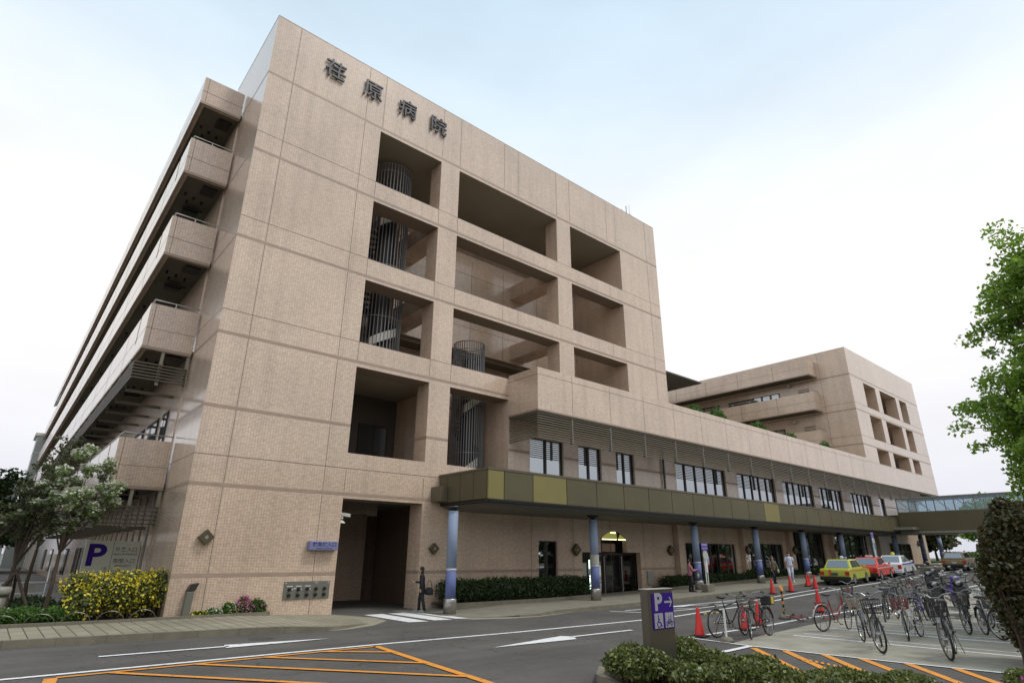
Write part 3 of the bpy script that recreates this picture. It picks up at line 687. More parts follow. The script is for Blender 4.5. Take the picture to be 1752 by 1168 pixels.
for z in (19.32, 15.76, 12.34):
    xs = sorted([61.5-e]+[v for p in fo if p[2] < z < p[3] for v in p[:2]]+[81.8+e])
    for a, c in zip(xs[::2], xs[1::2]): b.box(a, c, Y2-e, Y2+.004, z-.06, z+.06)
    b.box(61.5-e, 61.504, Y2+.0045, 60, z-.06, z+.06)
b.build('string_course', BAND, far)
b = MB()
for z in (16.45, 13.2, 10.72): b.box(61.5, 81.8, Y2-.0025, Y2+.002, z-.03, z-.005); b.box(61.4975, 61.502, Y2+.01, 23.2, z-.03, z-.005)
for y in (23.0,): b.box(61.4975, 61.503, y, y+.03, 9.5, 22.1)
b.build('control_joint', JOINT, far)
# balconies on its left flank (facing the roof terrace)
for z0, z1, rl in ((19.55, 21.2, 0), (15.92, 17.75, 1), (12.0, 13.85, 1)):
    b = MB(); b.box(59.65, 59.87, 23.3, 59, z0, z1); b.box(59.87, 61.49, 23.3, 23.52, z0, z1); o = b.build('balcony_parapet', TILE, far)
    MB().box(59.88, 61.49, 23.53, 59, z0+.05, z0+.2).build('balcony_slab', SOFF, o)
    b = MB(); b.box(59.646, 59.7, 23.296, 59, z0-.02, z0+.08); b.box(59.7, 61.49, 23.296, 23.4, z0-.02, z0+.08); b.build('parapet_base', BAND, o)
    b = MB(); zm = z0+.85; b.box(59.647, 59.66, 23.297, 59, zm-w, zm+w); b.box(59.66, 61.49, 23.297, 23.31, zm-w, zm+w)
    for y in range(27, 58, 4): b.box(59.646, 59.66, y, y+.04, z0+.1, z1)
    b.build('control_joint', JOINT, o)
    if rl:
        b = MB(); b.tube([(61.45, 23.4, z1+.25), (59.76, 23.4, z1+.25), (59.76, 58, z1+.25)], .03, 6)
        for y in range(24, 58, 2): b.tube([(59.76, y, z1-.02), (59.76, y, z1+.25)], .02, 5)
        b.build('handrail', STEEL, o)
for z0 in (16.2, 12.3):
    for y0_, y1__ in ((27.4, 33.4), (34.6, 41.5), (43, 49)):
        f = MB().box(61.42, 61.48, y0_, y1__, z0+.9, z0+2.5).build('window', DARKW, far); g = MB(); y = y0_+.1
        while y < y1__-.8: g.box(61.39, 61.415, y, y+.75, z0+1.0, z0+2.4); y += 1.0
        g.build('pane', GLASS, f)
    MB().box(61.42, 61.49, 24.3, 25.4, z0+.2, z0+2.4).build('door', mat('door_beige', (.30, .24, .18), .6), far)
    MB().sphere((61.2, 26.2, z0+3.0), .18, 6).build('wall_light', mat('fitting_white', (.5, .5, .48), .5), far)
# rear wing roof seen between the two blocks
rear = thing('rear_wing', 'dark roof slab of a rear wing showing between the two tall blocks', 'building')
MB().box(30.5, 57.2, 34.0, 46, 20.4, 20.55).build('roof', mat('rear_soffit', (.10, .10, .085), .7), rear)
MB().box(33, 56, 38, 46, 9.5, 20.39).build('wall', TILE, rear)

# ---- entrance canopy on blue columns ----
can = thing('entrance_canopy', 'long olive metal canopy along the pavement carried by blue round columns', 'canopy')
pans = [14.90, 15.75, 17.38, 19.45]; 
while pans[-1] < 61.0: pans.append(pans[-1]+2.02)
pans[-1] = 62.28
b = MB()
for i, (a, c) in enumerate(zip(pans[:-1], pans[1:])):
    q = MB().box(a+.02, c-.02, YC, YC+.08, 4.26, 5.40).build('fascia_panel', OLIVE2 if i in (0, 2, 12) else OLIVE, can)
    if i in (0, 2, 12): q['label'] = 'paler yellow fascia panel'
ys = [YC+.1, YC+1.0, YC+1.95, YC+2.9, Y0-.01]
for a, c in zip(ys[:-1], ys[1:]): MB().box(14.90, 14.98, a, c-.03, 4.26, 5.40).build('fascia_panel', OLIVE, can)
b = MB(); b.box(14.88, 62.3, YC-.02, YC+.3, 5.41, 5.50); b.box(14.88, 15.2, YC+.3, Y0-.01, 5.41, 5.50); b.box(14.50, 14.87, Y0-.75, Y0-.01, 4.30, 4.93)
b.box(14.98, 62.2, YC+.09, Y0-.02, 5.30, 5.39)
b.build('canopy_coping', mat('coping_brown', (.115, .095, .06), .5), can)
b = MB(); b.box(15.0, 62.2, YC+.05, YC+.12, 4.14, 4.25); b.box(15.0, 15.06, YC+.12, Y0-.02, 4.14, 4.25); b.box(14.94, 62.3, YC+.01, YC+.2, 4.20, 4.255)
b.box(14.99, 62.25, YC+.10, YC+.25, 4.06, 4.13)
b.build('drip_edge', DARKW, can)
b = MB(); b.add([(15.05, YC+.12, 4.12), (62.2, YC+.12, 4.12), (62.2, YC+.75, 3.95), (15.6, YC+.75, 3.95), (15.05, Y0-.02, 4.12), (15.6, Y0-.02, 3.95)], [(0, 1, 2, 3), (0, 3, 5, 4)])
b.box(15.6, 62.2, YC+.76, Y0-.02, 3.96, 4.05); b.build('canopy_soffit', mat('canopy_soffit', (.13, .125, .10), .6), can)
COLS = [13.95, 22.25, 30.9, 37.9, 44.66, 51.35, 58.0, 63.4, 70.9, 76.8]
proto = None
for i, x in enumerate(COLS):
    zb = gz(x)+.10*(x > 20)+.02
    if proto is None:
        proto = thing('canopy_column', 'x', 'column', (x, 19.9, zb), group='blue canopy columns')
        MB().lathe([(.245, 0), (.245, .50), (.23, .53)], 24).build('column_base', STEEL, proto, True)
        MB().lathe([(.20, .531), (.20, 1.50)], 24).build('lower_shaft', BLUE2, proto, True)
        MB().lathe([(.203, 1.501), (.203, 1.60)], 24).build('collar_band', mat('band_pale', (.45, .48, .55), .5), proto, True)
        MB().lathe([(.20, 1.601), (.20, 3.75)], 24).build('upper_shaft', BLUE1, proto, True)
        MB().lathe([(.14, 3.751), (.14, 3.84), (.27, 3.85), (.27, 3.93)], 20).build('column_cap', DARKW, proto, True)
        c = proto
    else:
        c = copy_tree(proto)
    c.location = (x, 19.9, zb)
    hs = (3.945-zb)/3.93 if x < 62.5 else (4.3-zb)/3.93
    c.scale = (1, 1, hs)
    c['label'] = ['blue canopy column nearest the camera, at the left end of the canopy beside the crossing', 'blue column with a paper notice, in front of the glass night entrance',
                  'blue column right beside the bus stop pole and the woman in pink', 'blue column just left of the person in a brown coat', 'blue column left of the yellow taxi, behind the small cones',
                  'blue column directly behind the yellow taxi', 'blue column rising behind the red taxi', 'blue column behind the white taxi, under the footbridge', 'second last blue column, left of the beige parked car', 'last blue column, in front of the pale sunlit end wall'][i]
tag(MB().lathe([(.212, 1.62), (.212, 2.05)], 20, M=Matrix.Translation((22.25, 19.9, .1))).build('column_notice', mat('paper2', (.40, .40, .34), .7)), 'paper notice wrapped round the second blue column', 'notice')

# ---- glazed footbridge ----
br = thing('footbridge', 'glazed footbridge with diagonal braces crossing above the road on the right', 'footbridge')
BX0, BX1, BY0, BY1 = 62.28, 65.6, -26, 19.0
MB().box(BX0, BX0+.1, BY0, BY1-.15, 4.36, 5.92).box(BX1-.1, BX1, BY0, Y0-.05, 4.36, 5.92).build('side_panel', OLIVE, br)
MB().box(BX0+.05, BX1-.05, BY0, Y0-.05, 4.15, 4.35).build('deck', mat('deck_soffit', (.26, .25, .21), .7), br)
MB().box(60.5, 76, 17.4, Y0-.06, 4.40, 4.62).build('landing_canopy', mat('landing_canopy', (.20, .19, .155), .6), br)
MB().box(BX0-.02, BX1+.02, BY0, BY1-.1, 7.15, 7.2).build('roof', mat('bridge_roof', (.32, .32, .31), .5), br)
b = MB(); g = MB(); g2 = MB(); yy = BY1-.2; k = 0
while yy-1.45 > BY0:
    for X in (BX0+.02, BX1-.08):
        b.box(X, X+.06, yy-.05, yy+.03, 5.93, 7.14)
        (g if X < 64 else g2).box(X+.02, X+.03, yy-1.40, yy-.06, 5.97, 7.12)
    b.tube([(BX0+.10, yy-.05, 7.1), (BX0+.10, yy-1.1, 5.95)], .035, 6); yy -= 1.45; k += 1
for X in (BX0, BX1-.08): b.box(X, X+.08, BY0, BY1-.2, 7.08, 7.145); b.box(X, X+.08, BY0, BY1-.2, 5.925, 5.97)
b.build('frame', mat('bridge_frame', (.22, .21, .20), .5), br)
BG = bpy.data.materials.new('bridge_glass'); BG.use_nodes = True; q = BG.node_tree; q.nodes.clear()
qo = N(q, 'ShaderNodeOutputMaterial'); qm = N(q, 'ShaderNodeMixShader'); qt = N(q, 'ShaderNodeBsdfTransparent'); qg = N(q, 'ShaderNodeBsdfPrincipled')
qm.inputs[0].default_value = .22; qt.inputs[0].default_value = (.86, .93, .97, 1); qg.inputs['Base Color'].default_value = (.60, .68, .72, 1); qg.inputs['Roughness'].default_value = .1
q.links.new(qt.outputs[0], qm.inputs[1]); q.links.new(qg.outputs[0], qm.inputs[2]); q.links.new(qm.outputs[0], qo.inputs[0])
g.build('glazing', BG, br); g2.build('glazing', BG, br)
# ---------------- ground, road, pavements, markings ----------------
def sheet(name, polys, off, m, cuts_x=(), **k):
    """like drape, but off may be a function of (x, y)"""
    if not isinstance(polys[0][0], (tuple, list)): polys = [polys]
    bm = bmesh.new()
    for pl in polys: bm.faces.new([bm.verts.new((x, y, 0)) for x, y in pl])
    for g in list(GX[1:-1])+list(cuts_x):
        bmesh.ops.bisect_plane(bm, geom=bm.verts[:]+bm.edges[:]+bm.faces[:], plane_co=(g, 0, 0), plane_no=(1, 0, 0))
    bmesh.ops.triangulate(bm, faces=bm.faces)
    for v in bm.verts: v.co.z = gz(v.co.x)+(off(v.co.x, v.co.y) if callable(off) else off)
    bmesh.ops.recalc_face_normals(bm, faces=bm.faces)
    if sum(f.normal.z for f in bm.faces) < 0: bmesh.ops.reverse_faces(bm, faces=bm.faces)
    me = bpy.data.meshes.new(name); bm.to_mesh(me); bm.free(); me.materials.append(m)
    o = bpy.data.objects.new(name, me); C.objects.link(o); tag(o, kind='structure', **k); return o
sheet('ground', [(-1500, -1500), (1500, -1500), (1500, 1500), (-1500, 1500)], -.02, GROUND)
sheet('road', [(-200, -30), (200, -30), (200, 40), (20, 40), (20, 24.5), (15, 24.5), (15, 29.9), (10.3, 29.9), (10.3, 22.6), (-200, 24)], .0, ASPH)
sheet('parking_lot', [(15.25, 9.0), (17.5, 9.35), (20.4, 9.6), (60, 9.8), (60, -8), (16.9, -8), (15.9, 2), (15.5, 4.5), (15.2, 7)], .006, CONC)
sheet('far_pavement', [(66, 22.6), (66, 19.5), (120, 19.5), (120, 22.6)], .02, KERB)
sheet('driveway', [(-200, 29.5), (4.6, 29.5), (4.6, 200), (-200, 200)], .03, mat('driveway_paving', (.22, .20, .18), .9, noise=.15, nscale=1))
hl = lambda x, y=0: float(np.interp(x, [7.0, 10.0], [.17, .012]))
hr = lambda x, y=0: float(np.interp(x, [14.6, 17.4], [.012, .13]))
sheet('kerb_apron', [(8.0, 17.72), (8.9, 17.8), (9.9, 18.25), (10.9, 19.2), (11.1, 20.4), (10.35, 22.45), (8.4, 22.45)], .005, mat('apron_concrete', (.27, .25, .185), .85, noise=.12, nscale=3))
pl = [(-200, 24.0), (-60, 21.7), (0.8, 19.3), (5.84, 18.5), (8.1, 17.95), (8.9, 18.3), (9.9, 18.9), (10.25, 19.9), (10.2, 22.46), (7.95, 22.46), (7.95, 22.1), (-200, 22.1+2)]
sheet('pavement', pl, hl, PAVE, cuts_x=(-60, 7, 8, 9, 10))
kerb('kerb', [(-60, 21.55), (0.8, 19.12), (5.84, 18.32), (8.1, 17.75), (8.95, 18.1), (9.95, 18.75)], .17, lambda x, y: hl(x)+.006)
sheet('kerb_apron', [(12.9, 22.4), (12.75, 19.2), (13.5, 17.75), (14.6, 17.3), (16, 17.12), (17.4, 17.4), (19.0, 17.75), (19, 19), (15.2, 22.4)], .005, MATS['apron_concrete'])
sheet('pavement', [(13.5, 22.44), (13.3, 19.6), (14.0, 18.1), (15.2, 17.65), (16.2, 17.5), (17.4, 17.7), (19.6, 17.95), (27, 17.85), (35, 17.75), (60, 17.6), (120, 17.4), (120, 19.4), (66, 19.4), (66, 22.44)], hr,
      mat('pavement_smooth', (.22, .205, .165), .8, noise=.12, nscale=1.5, spec=.2), cuts_x=(14.6, 16, 17.4))
kerb('kerb', [(15.4, 17.5), (16.2, 17.34), (17.4, 17.54), (19.6, 17.79), (27, 17.69), (35, 17.59), (60, 17.44), (100, 17.3)], .15, lambda x, y: hr(x)+.006)
# thin cut lines of the concrete and its stains are in the material; painted lines:
LN = .012
def mark(name, pts, w, m=LINE, off=LN): 
    o = sheet(name, strip(pts, w), off, m); return o
mark('road_marking', [(-60, 16.6), (0.7, 14.62), (7.9, 14.42), (12.2, 14.15), (17.2, 14.03), (20, 14.08), (23, 14.28), (27, 14.4), (31, 14.7), (41, 15.2), (60, 15.6), (90, 15.8)], .15)
sheet('road_marking', [[(2.4, 16.5), (2.38, 16.36), (5.0, 16.24), (5.02, 16.40)], [(4.98, 16.60), (4.88, 16.08), (6.3, 16.08), (7.5, 16.16), (6.4, 16.36)]], LN+.004, LINE)
sheet('road_marking', [[(9.86, 12.2), (12.6, 12.02), (12.9, 12.42), (12.7, 12.72)], [(12.84, 12.36), (12.84, 12.50), (15.4, 12.46), (15.4, 12.32)]], LN+.004, LINE)
mark('road_marking', [(19.8, 17.0), (20.4, 15.6), (21.0, 15.2)], .12)
mark('road_marking', [(20.5, 15.4), (22.5, 15.15), (27.1, 15.2), (30, 15.4), (38, 15.9)], .12, off=LN+.004)
mark('road_marking', [(20.4, 16.7), (24.5, 16.35), (28.5, 16.0)], .12)
for a, b in (((21.5, 16.55), (23.0, 15.2)), ((24.0, 16.3), (25.6, 15.25)), ((26.2, 16.1), (27.6, 15.3))): mark('road_marking', [a, b], .12, off=LN+.008)
sheet('road_marking', [(22.5, 16.45), (23.4, 15.95), (24.5, 16.1), (24.4, 16.3)], LN+.012, LINE)
mark('road_marking', [(15.1, 10.33), (17, 10.4), (22, 10.5), (26, 10.4), (30, 10.3), (60, 10.2)], .14)
mark('road_marking', [(15.25, 10.25), (15.12, 8.45), (15.2, 6.9), (15.36, 5.2), (15.66, 3.2), (16.2, 0), (17.5, -8)], .09, off=LN+.004)
mark('road_marking', [(13.4, 8.32), (15.05, 8.42)], .16, off=LN+.008)
x = 18.1
while x < 44:
    y1 = 8.75 if x < 22 else 9.4
    mark('bay_line', [(x, y1), (x+.45, 2.2)], .15); mark('bay_line', [(x+.68, y1), (x+1.13, 2.2)], .10); x += 2.55
# yellow no-stopping hatch
hp = strip([(1.0, 11.0), (1.42, 14.2)], .2)+strip([(1.5, 14.23), (7.75, 14.12)], .12)+strip([(7.78, 14.15), (7.45, 11.2), (7.22, 8.9), (7.1, 6)], .17)
sheet('hatch_marking', hp, LN+.004, ORNG)
hs = []
for x0 in (6.35, 5.1, 3.75, 2.3):
    y0 = 14.18; dx = {6.35: (7.72, 13.0), 5.1: (7.48, 11.35), 3.75: (7.28, 9.7), 2.3: (7.15, 7.9)}[x0]
    hs += strip([(x0, y0), dx], .13)
hs += strip([(1.4, 13.2), (7.05, 6.2)], .13)+strip([(1.2, 11.9), (6, 6.2)], .13)
sheet('hatch_marking', hs, LN+.008, ORNG)
hs = []
for a, b in (((14.88, 8.25), (11.2, 4.7)), ((15.06, 7.55), (11.6, 4.3)), ((15.22, 6.72), (12, 3.85)), ((15.30, 5.95), (12.3, 3.3)), ((15.42, 5.12), (12.6, 2.8)), ((15.48, 4.25), (13, 2.3)), ((15.6, 3.4), (13.3, 1.7))): hs += strip([a, b], .17)
sheet('hatch_marking', hs, LN, ORNG)
sl = []
for i in range(14):
    t = i/13; x = 14.15-.75*t; y = 6.75-1.9*t; sl += strip([(x-.1, y-.02), (x+.12, y+.09)], .055)
sheet('hatch_marking', sl, LN+.008, ORNG)
for i, (xa, xb) in enumerate(((11.2, 11.95), (12.2, 12.92), (13.12, 13.6))):
    sheet('crossing_stripe', [(xa, 21.45), (xb, 21.45), (xb-.06, 18.15), (xa+.02, 18.35)], LN, LINE)
sheet('manhole_cover', [(6.1+.33*math.cos(a), 17.25+.33*math.sin(a)) for a in np.linspace(0, 2*math.pi, 20)[:-1]], .004, mat('manhole', (.045, .045, .04), .6))
# planter kerbs
kerb('planter_kerb', [(-60, 24.8), (-20, 23.4), (0, 22.55), (3, 22.15), (7.9, 22.02), (8.05, 22.35)], .12, .24)
sheet('planting_soil', [(-60, 34), (-60, 24.9), (0, 22.66), (3, 22.26), (7.9, 22.12), (7.9, 22.45), (4.7, 22.45), (4.7, 26), (2.5, 26.2), (2.5, 29.4), (-20, 29.4)], .17, mat('soil', (.045, .035, .022), .95, noise=.3, nscale=8))
for a, b in ((14.75, 23.6), (29.95, 47.2), (49, 62)):
    kerb('planter_kerb', [(a, 21.0), (b, 21.0)], .12, .27)
    sheet('planting_soil', [(a, 21.1), (b, 21.1), (b, 22.46), (a, 22.46)], .23, MATS['soil'])
# ---------------- vegetation ----------------
def limb_tree(name, label, cat, base, height, trunk_r, crown, n, size, lm, seed, spread=1.0, lean=(0, 0), group=None, extra=None, clump=.55, trunks=1, fork=.35, crown_shape=None):
    """trunk with forking limbs, leaf clumps round the limb tips; crown = (cx, cy, cz, rx, ry, rz) relative to the base"""
    r = random.Random(seed); t = thing(name, label, cat, base, group=group)
    cx, cy, cz, RX, RY, RZ = crown; mb = MB(); cl = []; rd = []
    top = Vector((cx, cy, cz))
    for k in range(trunks):
        b0 = Vector((r.uniform(-.15, .15)*(trunks > 1), r.uniform(-.15, .15)*(trunks > 1), -.1))
        f = Vector((cx*fork+r.uniform(-.1, .1), cy*fork+r.uniform(-.1, .1), (cz-RZ)*.75+.2)) if cz-RZ > .5 else Vector((cx*fork, cy*fork, cz*.4))
        mb.tube([b0, b0.lerp(f, .5)+Vector((r.uniform(-.08, .08), r.uniform(-.08, .08), 0)), f], [trunk_r*1.15, trunk_r*.95, trunk_r*.8], 8)
        for i in range(int(9/trunks)+4):
            a = r.uniform(0, 6.283); q = r.uniform(.35, .95); u = r.uniform(-.75, .95); s = math.sqrt(max(.05, 1-u*u))
            p = Vector((cx+RX*q*s*math.cos(a), cy+RY*q*s*math.sin(a), cz+RZ*u*.9))
            m1 = f.lerp(p, .45)+Vector((r.uniform(-.1, .1), r.uniform(-.1, .1), .12))*RZ*.5
            mb.tube([f, m1, p], [trunk_r*.5, trunk_r*.28, trunk_r*.09], 6)
            for j in range(6):
                q2 = m1.lerp(p, r.uniform(.1, .9)); e2 = q2+Vector((r.uniform(-1, 1)*RX, r.uniform(-1, 1)*RY, r.uniform(-.3, .8)*RZ))*.38
                mb.tube([q2, e2], [trunk_r*.13, trunk_r*.04], 5); cl.append(tuple(e2)); rd.append(clump*r.uniform(.5, 1.0))
            cl.append(tuple(p)); rd.append(clump*r.uniform(.7, 1.25))
    mb.build('trunk', BARK, t)
    rr = [(a, a, a*.62) for a in rd]
    parts = [(*leaves('l', cl, rr, n, size, None, seed=seed, flat=.3), lm)]
    if extra:
        for em, en, es in extra:
            c2 = [(a, b, c+.45*q[2]) for (a, b, c), q in zip(cl, rr)]
            parts.append((*leaves('x', c2, rr, en, es, None, seed=seed+5, flat=.75, shell=.8, aspect=1.1), em))
    leafmesh('crown', parts, t)
    return t
def bush(name, label, cat, base, blobs, n, size, lm, seed, extra=(), group=None, stems=True, single=False, shell=.55):
    """blobs: (x, y, z, rx, ry, rz) relative to base"""
    cs = [b[:3] for b in blobs]; rs = [b[3:] for b in blobs]
    parts = [(*leaves('l', cs, rs, n, size, None, seed=seed, shell=shell), lm)]
    parts.append((*leaves('i', cs, [(a*.72, b*.72, c*.72) for a, b, c in rs], n//4, size*2.2, None, seed=seed+1, shell=.3), lm))
    for em, en, es in extra: parts.append((*leaves('x', cs, [(a*1.03, b*1.03, c*1.03) for a, b, c in rs], en, es, None, seed=seed+3, shell=.93, aspect=1.1), em))
    t = thing(name, label, cat, base, group=group)
    leafmesh('foliage', parts, t)
    if stems:
        r = random.Random(seed); mb = MB()
        for b in blobs:
            for k in range(5):
                e_ = (b[0]+r.uniform(-.7, .7)*b[3], b[1]+r.uniform(-.7, .7)*b[4], b[2]+b[5]*r.uniform(-.1, .6))
                s0 = (b[0]+r.uniform(-.2, .2)*b[3], b[1]+r.uniform(-.2, .2)*b[4], 0)
                mb.tube([s0, ((s0[0]+e_[0])/2+r.uniform(-.05, .05), (s0[1]+e_[1])/2, e_[2]*.55), e_], [.018, .013, .006], 5)
        mb.build('stems', BARK, t)
    return t
# big zelkova on the right: many loose layered clumps
rt = random.Random(11); TB = (24.95, 1.15, .1)
t = thing('zelkova_tree', 'tall bright green leafy tree leaning in from the right edge', 'tree', TB)
mb = MB(); mb.tube([(0, 0, -.2), (.05, .1, 2.2), (0, .2, 4.2)], [.24, .2, .17], 10)
cl, rd = [], []
tips = []
for i in range(140):
    a = rt.uniform(0, 6.283); z = rt.uniform(3.6, 12.3) if i % 3 else rt.uniform(4.0, 7.2)
    R = rt.uniform(.25, 1.0)**.7*float(np.interp(z, [3.4, 4.6, 6.8, 7.7, 8.6, 10.4, 11.4, 12.3], [2.2, 3.2, 3.3, 2.5, 2.85, 2.5, 1.9, 1.1]))
    p = Vector((R*math.cos(a), R*math.sin(a)*1.0, z+rt.uniform(-.3, .3))); s = Vector((0, .2, max(2.8, z*.55)))
    m_ = s.lerp(p, .55)+Vector((0, 0, .35)); mb.tube([s, m_, p], [.09, .05, .015], 6)
    for k in range(7):
        q = m_.lerp(p, rt.uniform(.2, 1.1))+Vector((rt.uniform(-.7, .7), rt.uniform(-.7, .7), rt.uniform(-.6, .6)))
        mb.tube([m_.lerp(p, .6), q], [.02, .006], 4); cl.append(tuple(q)); w_ = rt.uniform(.28, .62); rd.append((w_*1.15, w_*1.15, w_*.75))
mb.tube([(0, .2, 4.2), (.1, .2, 8), (0, 0, 11.6)], [.17, .12, .04], 8)
mb.build('trunk', BARK, t)
leafmesh('crown', [(*leaves('l', cl, [(a_*.84, b_*.84, c_*.8) for a_, b_, c_ in rd], 84000, .090, None, seed=4, flat=.25, shell=.1), L_TREE)], t)
# dark evergreen bush in front of it
bb = [(0, 0, .45, .75, .75, .5), (0, 0, .85, .92, .9, .75), (0, .1, 1.7, 1.0, 1.0, .9), (.1, 0, 2.5, .8, .85, .75), (-.3, .45, 1.15, .45, .45, .6), (-.35, .5, 2.45, .42, .42, .42), (.5, -.5, 2.0, .8, .8, .9), (.2, .3, 3.0, .40, .40, .34), (.45, -.35, 2.9, .55, .5, .5), (-.6, .6, 1.85, .36, .36, .42), (-.1, .35, 3.15, .22, .22, .25), (-.62, .55, 2.2, .25, .25, .3), (-.2, .45, .75, .3, .3, .3), (.6, -.4, 3.3, .3, .3, .3), (-.35, .3, 2.85, .28, .28, .25)]
bush('dark_evergreen_bush', 'large dark evergreen bush standing at the right edge below the tree', 'bush', (17.52, 2.80, 0), bb, 50000, .062, L_RED, 21, stems=True, shell=.6)
# azalea island at the bottom right

kerb('island_kerb', [(11.3, -2), (11.3, 7.0), (10.9, 7.9), (10.2, 8.4), (9.4, 8.4), (8.75, 7.9), (8.35, 7.1), (8.2, 6.0), (8.2, -2)], .13, .14)
sheet('planting_soil', [(8.25, -2), (8.25, 6.0), (8.4, 7.0), (8.8, 7.8), (9.4, 8.3), (10.2, 8.3), (10.8, 7.85), (11.2, 7.0), (11.2, -2)], .1, MATS['soil'])
ra = random.Random(5)
def azalea(x0, x1, y0, y1, k, hz, n, seed, label, extra, dens=1.):
    bl = []
    cx, cy = (x0+x1)/2, (y0+y1)/2; r = random.Random(seed)
    for i in range(k):
        x = r.uniform(x0, x1); y = r.uniform(y0, y1); h_ = hz*r.uniform(.78, 1.08)
        bl.append((x-cx, y-cy, h_*.62, r.uniform(.24, .38), r.uniform(.24, .38), h_*.40))
    return bush('azalea_bush', label, 'bush', (cx, cy, .1), bl, int(n*.62), .042, L_AZA, seed, extra, group='azalea bushes on the kerbed island', shell=.7)
azalea(8.55, 9.0, 6.6, 7.5, 7, .55, 15000, 31, 'leftmost azalea bush on the island, with thin bare stems showing', [(P_MAG, 10, .05)])
azalea(9.15, 9.75, 7.25, 7.95, 7, .50, 13000, 32, 'azalea bush directly behind the purple parking pillar', [(P_WHI, 8, .03)])
azalea(8.75, 9.6, 5.9, 6.75, 9, .34, 16000, 33, 'low azalea bush with magenta flowers at the foot of the parking pillar', [(P_MAG, 26, .05)])
azalea(9.85, 10.6, 6.5, 7.4, 9, .52, 15000, 34, 'azalea bush right of the parking pillar, nearest the white post', [(P_WHI, 14, .03)])
azalea(9.2, 10.25, 5.0, 6.0, 10, .46, 18000, 35, 'azalea bush in front of the first orange stripe, with scattered white blossoms', [(P_WHI, 46, .035), (P_MAG, 5, .045)])
azalea(9.0, 10.2, 3.9, 4.9, 10, .44, 17000, 36, 'broad azalea bush below the middle orange stripes, dotted with white and pink', [(P_WHI, 30, .035), (P_PNK, 10, .035)])
azalea(9.1, 10.5, 2.6, 3.8, 11, .46, 17000, 37, 'rightmost azalea bush of the island, below the dark evergreen', [(P_WHI, 16, .03)])
azalea(11.6, 13.4, 1.7, 2.7, 8, .5, 9000, 38, 'azalea bush in the bottom right corner with a few mauve flowers', [(P_MAG, 12, .045)])
# hedges in the bed along the building
def hedge(x0, x1, y0, y1, z0, h_, n, seed, label, m=L_HEDGE, size=.05):
    r = random.Random(seed); bl = []; x = x0+.4
    while x < x1-.2:
        for y in (y0+.3, (y0+y1)/2, y1-.35): bl.append((x-x0, y-y0, h_*.5*r.uniform(.9, 1.1), .55, .42, h_*.5*r.uniform(.85, 1.12)))
        x += .55
    return bush('hedge', label, 'hedge', (x0, y0, z0), bl, n, size, m, seed, group='clipped hedges along the building wall', shell=.6)
hedge(14.9, 23.6, 21.15, 22.4, .25, .92, 26000, 41, 'dark hedge between the first blue column and the glass night entrance')
hedge(30.4, 40.0, 21.15, 22.4, .3, .80, 16000, 42, 'dark hedge below the curtained windows behind the bus stop')
hedge(40.1, 47.2, 21.15, 22.4, .5, .80, 9000, 43, 'dark hedge behind the two people walking on the pavement', size=.07)
hedge(49.2, 62, 21.15, 22.4, .7, .75, 9000, 44, 'dark hedge behind the taxis', size=.08)
# roof terrace shrubs peeping over the parapet
for i, (x, h_, lb) in enumerate(((34.6, .9, 'small shrub on the roof terrace at the right corner of the tall block'), (37.6, 1.3, 'largest bright shrub on the roof terrace, left of the balcony windows'), (43.4, 1.05, 'middle bright shrub on the roof terrace under the farther balcony'),
                                  (49.0, .7, 'small shrub on the roof terrace below the lower far balcony'), (55.5, 1.0, 'shrub on the roof terrace close to the farther block'))):
    bush('terrace_shrub', lb, 'shrub', (x, 21.5, 10.15), [(0, 0, .9, .6, .5, .8), (.5, .1, 1.2, .5, .4, h_*.75), (-.4, 0, 1.1, .35, .4, h_*.55), (1.1, .1, 1.0, .45, .4, h_*.6)], 1300, .10, L_GRASS, 50+i, group='shrubs on the roof terrace')
# ---- left garden ----
limb_tree('dogwood_tree', 'slender dogwood tree covered in white blossom in front of the left balconies', 'tree', (1.85, 24.7, .2), 6.3, .06, (.30, .2, 4.0, 1.12, 1.2, 1.75), 6500, .064, L_DOG, 3, extra=[(P_WHI, 5600, .078)], clump=.25, fork=.2)
limb_tree('young_dark_tree', 'dark slender tree with wooden props at the far left edge', 'tree', (.95, 25.2, .2), 5.9, .08, (-.1, .2, 3.7, .9, 1.0, 2.0), 2300, .075, L_DARK, 8, clump=.24, fork=.3)
limb_tree('young_dark_tree', 'thin dark leafy tree just behind the white blossom, second from the left edge', 'tree', (1.45, 26.6, .2), 6.4, .06, (.0, .3, 4.3, .6, .7, 1.9), 1300, .075, L_DARK, 9, clump=.24, fork=.3)
limb_tree('young_dark_tree', 'low dark tree cut by the left edge, nearest the round lamp', 'tree', (-.35, 24.9, .2), 4.6, .08, (.1, .2, 3.0, 1.0, 1.0, 1.5), 1500, .075, L_DARK, 10, clump=.26, fork=.3)
pr = thing('tree_props', 'wooden tripod props holding the dark tree at the left', 'tree prop', (.95, 25.2, .2))
for a, b in (((-.75, -.2, 0), (.05, 0, 1.45)), ((.6, -.35, 0), (-.05, 0, 1.4)), ((.1, .7, 0), (0, -.05, 1.4))): MB().tube([a, b], .045, 8).build('prop', BARK, pr)
yb = []; r_ = random.Random(2)
for i in range(22):
    x = 2.60+2.85*i/21; yb.append((x-3.8, r_.uniform(-.35, .35), r_.uniform(.45, .95), .55, .5, .42 if x < 2.8 else .5))
    if x > 2.9: yb.append((x-3.8, r_.uniform(-.3, .3), .82, .42, .45, .40))
bush('yellow_flowering_bush', 'rounded bush covered in bright yellow flowers in front of the tower corner', 'bush', (3.75, 23.25, .2), yb, 26000, .045, L_AZA, 61, [(P_YEL, 6500, .068)])
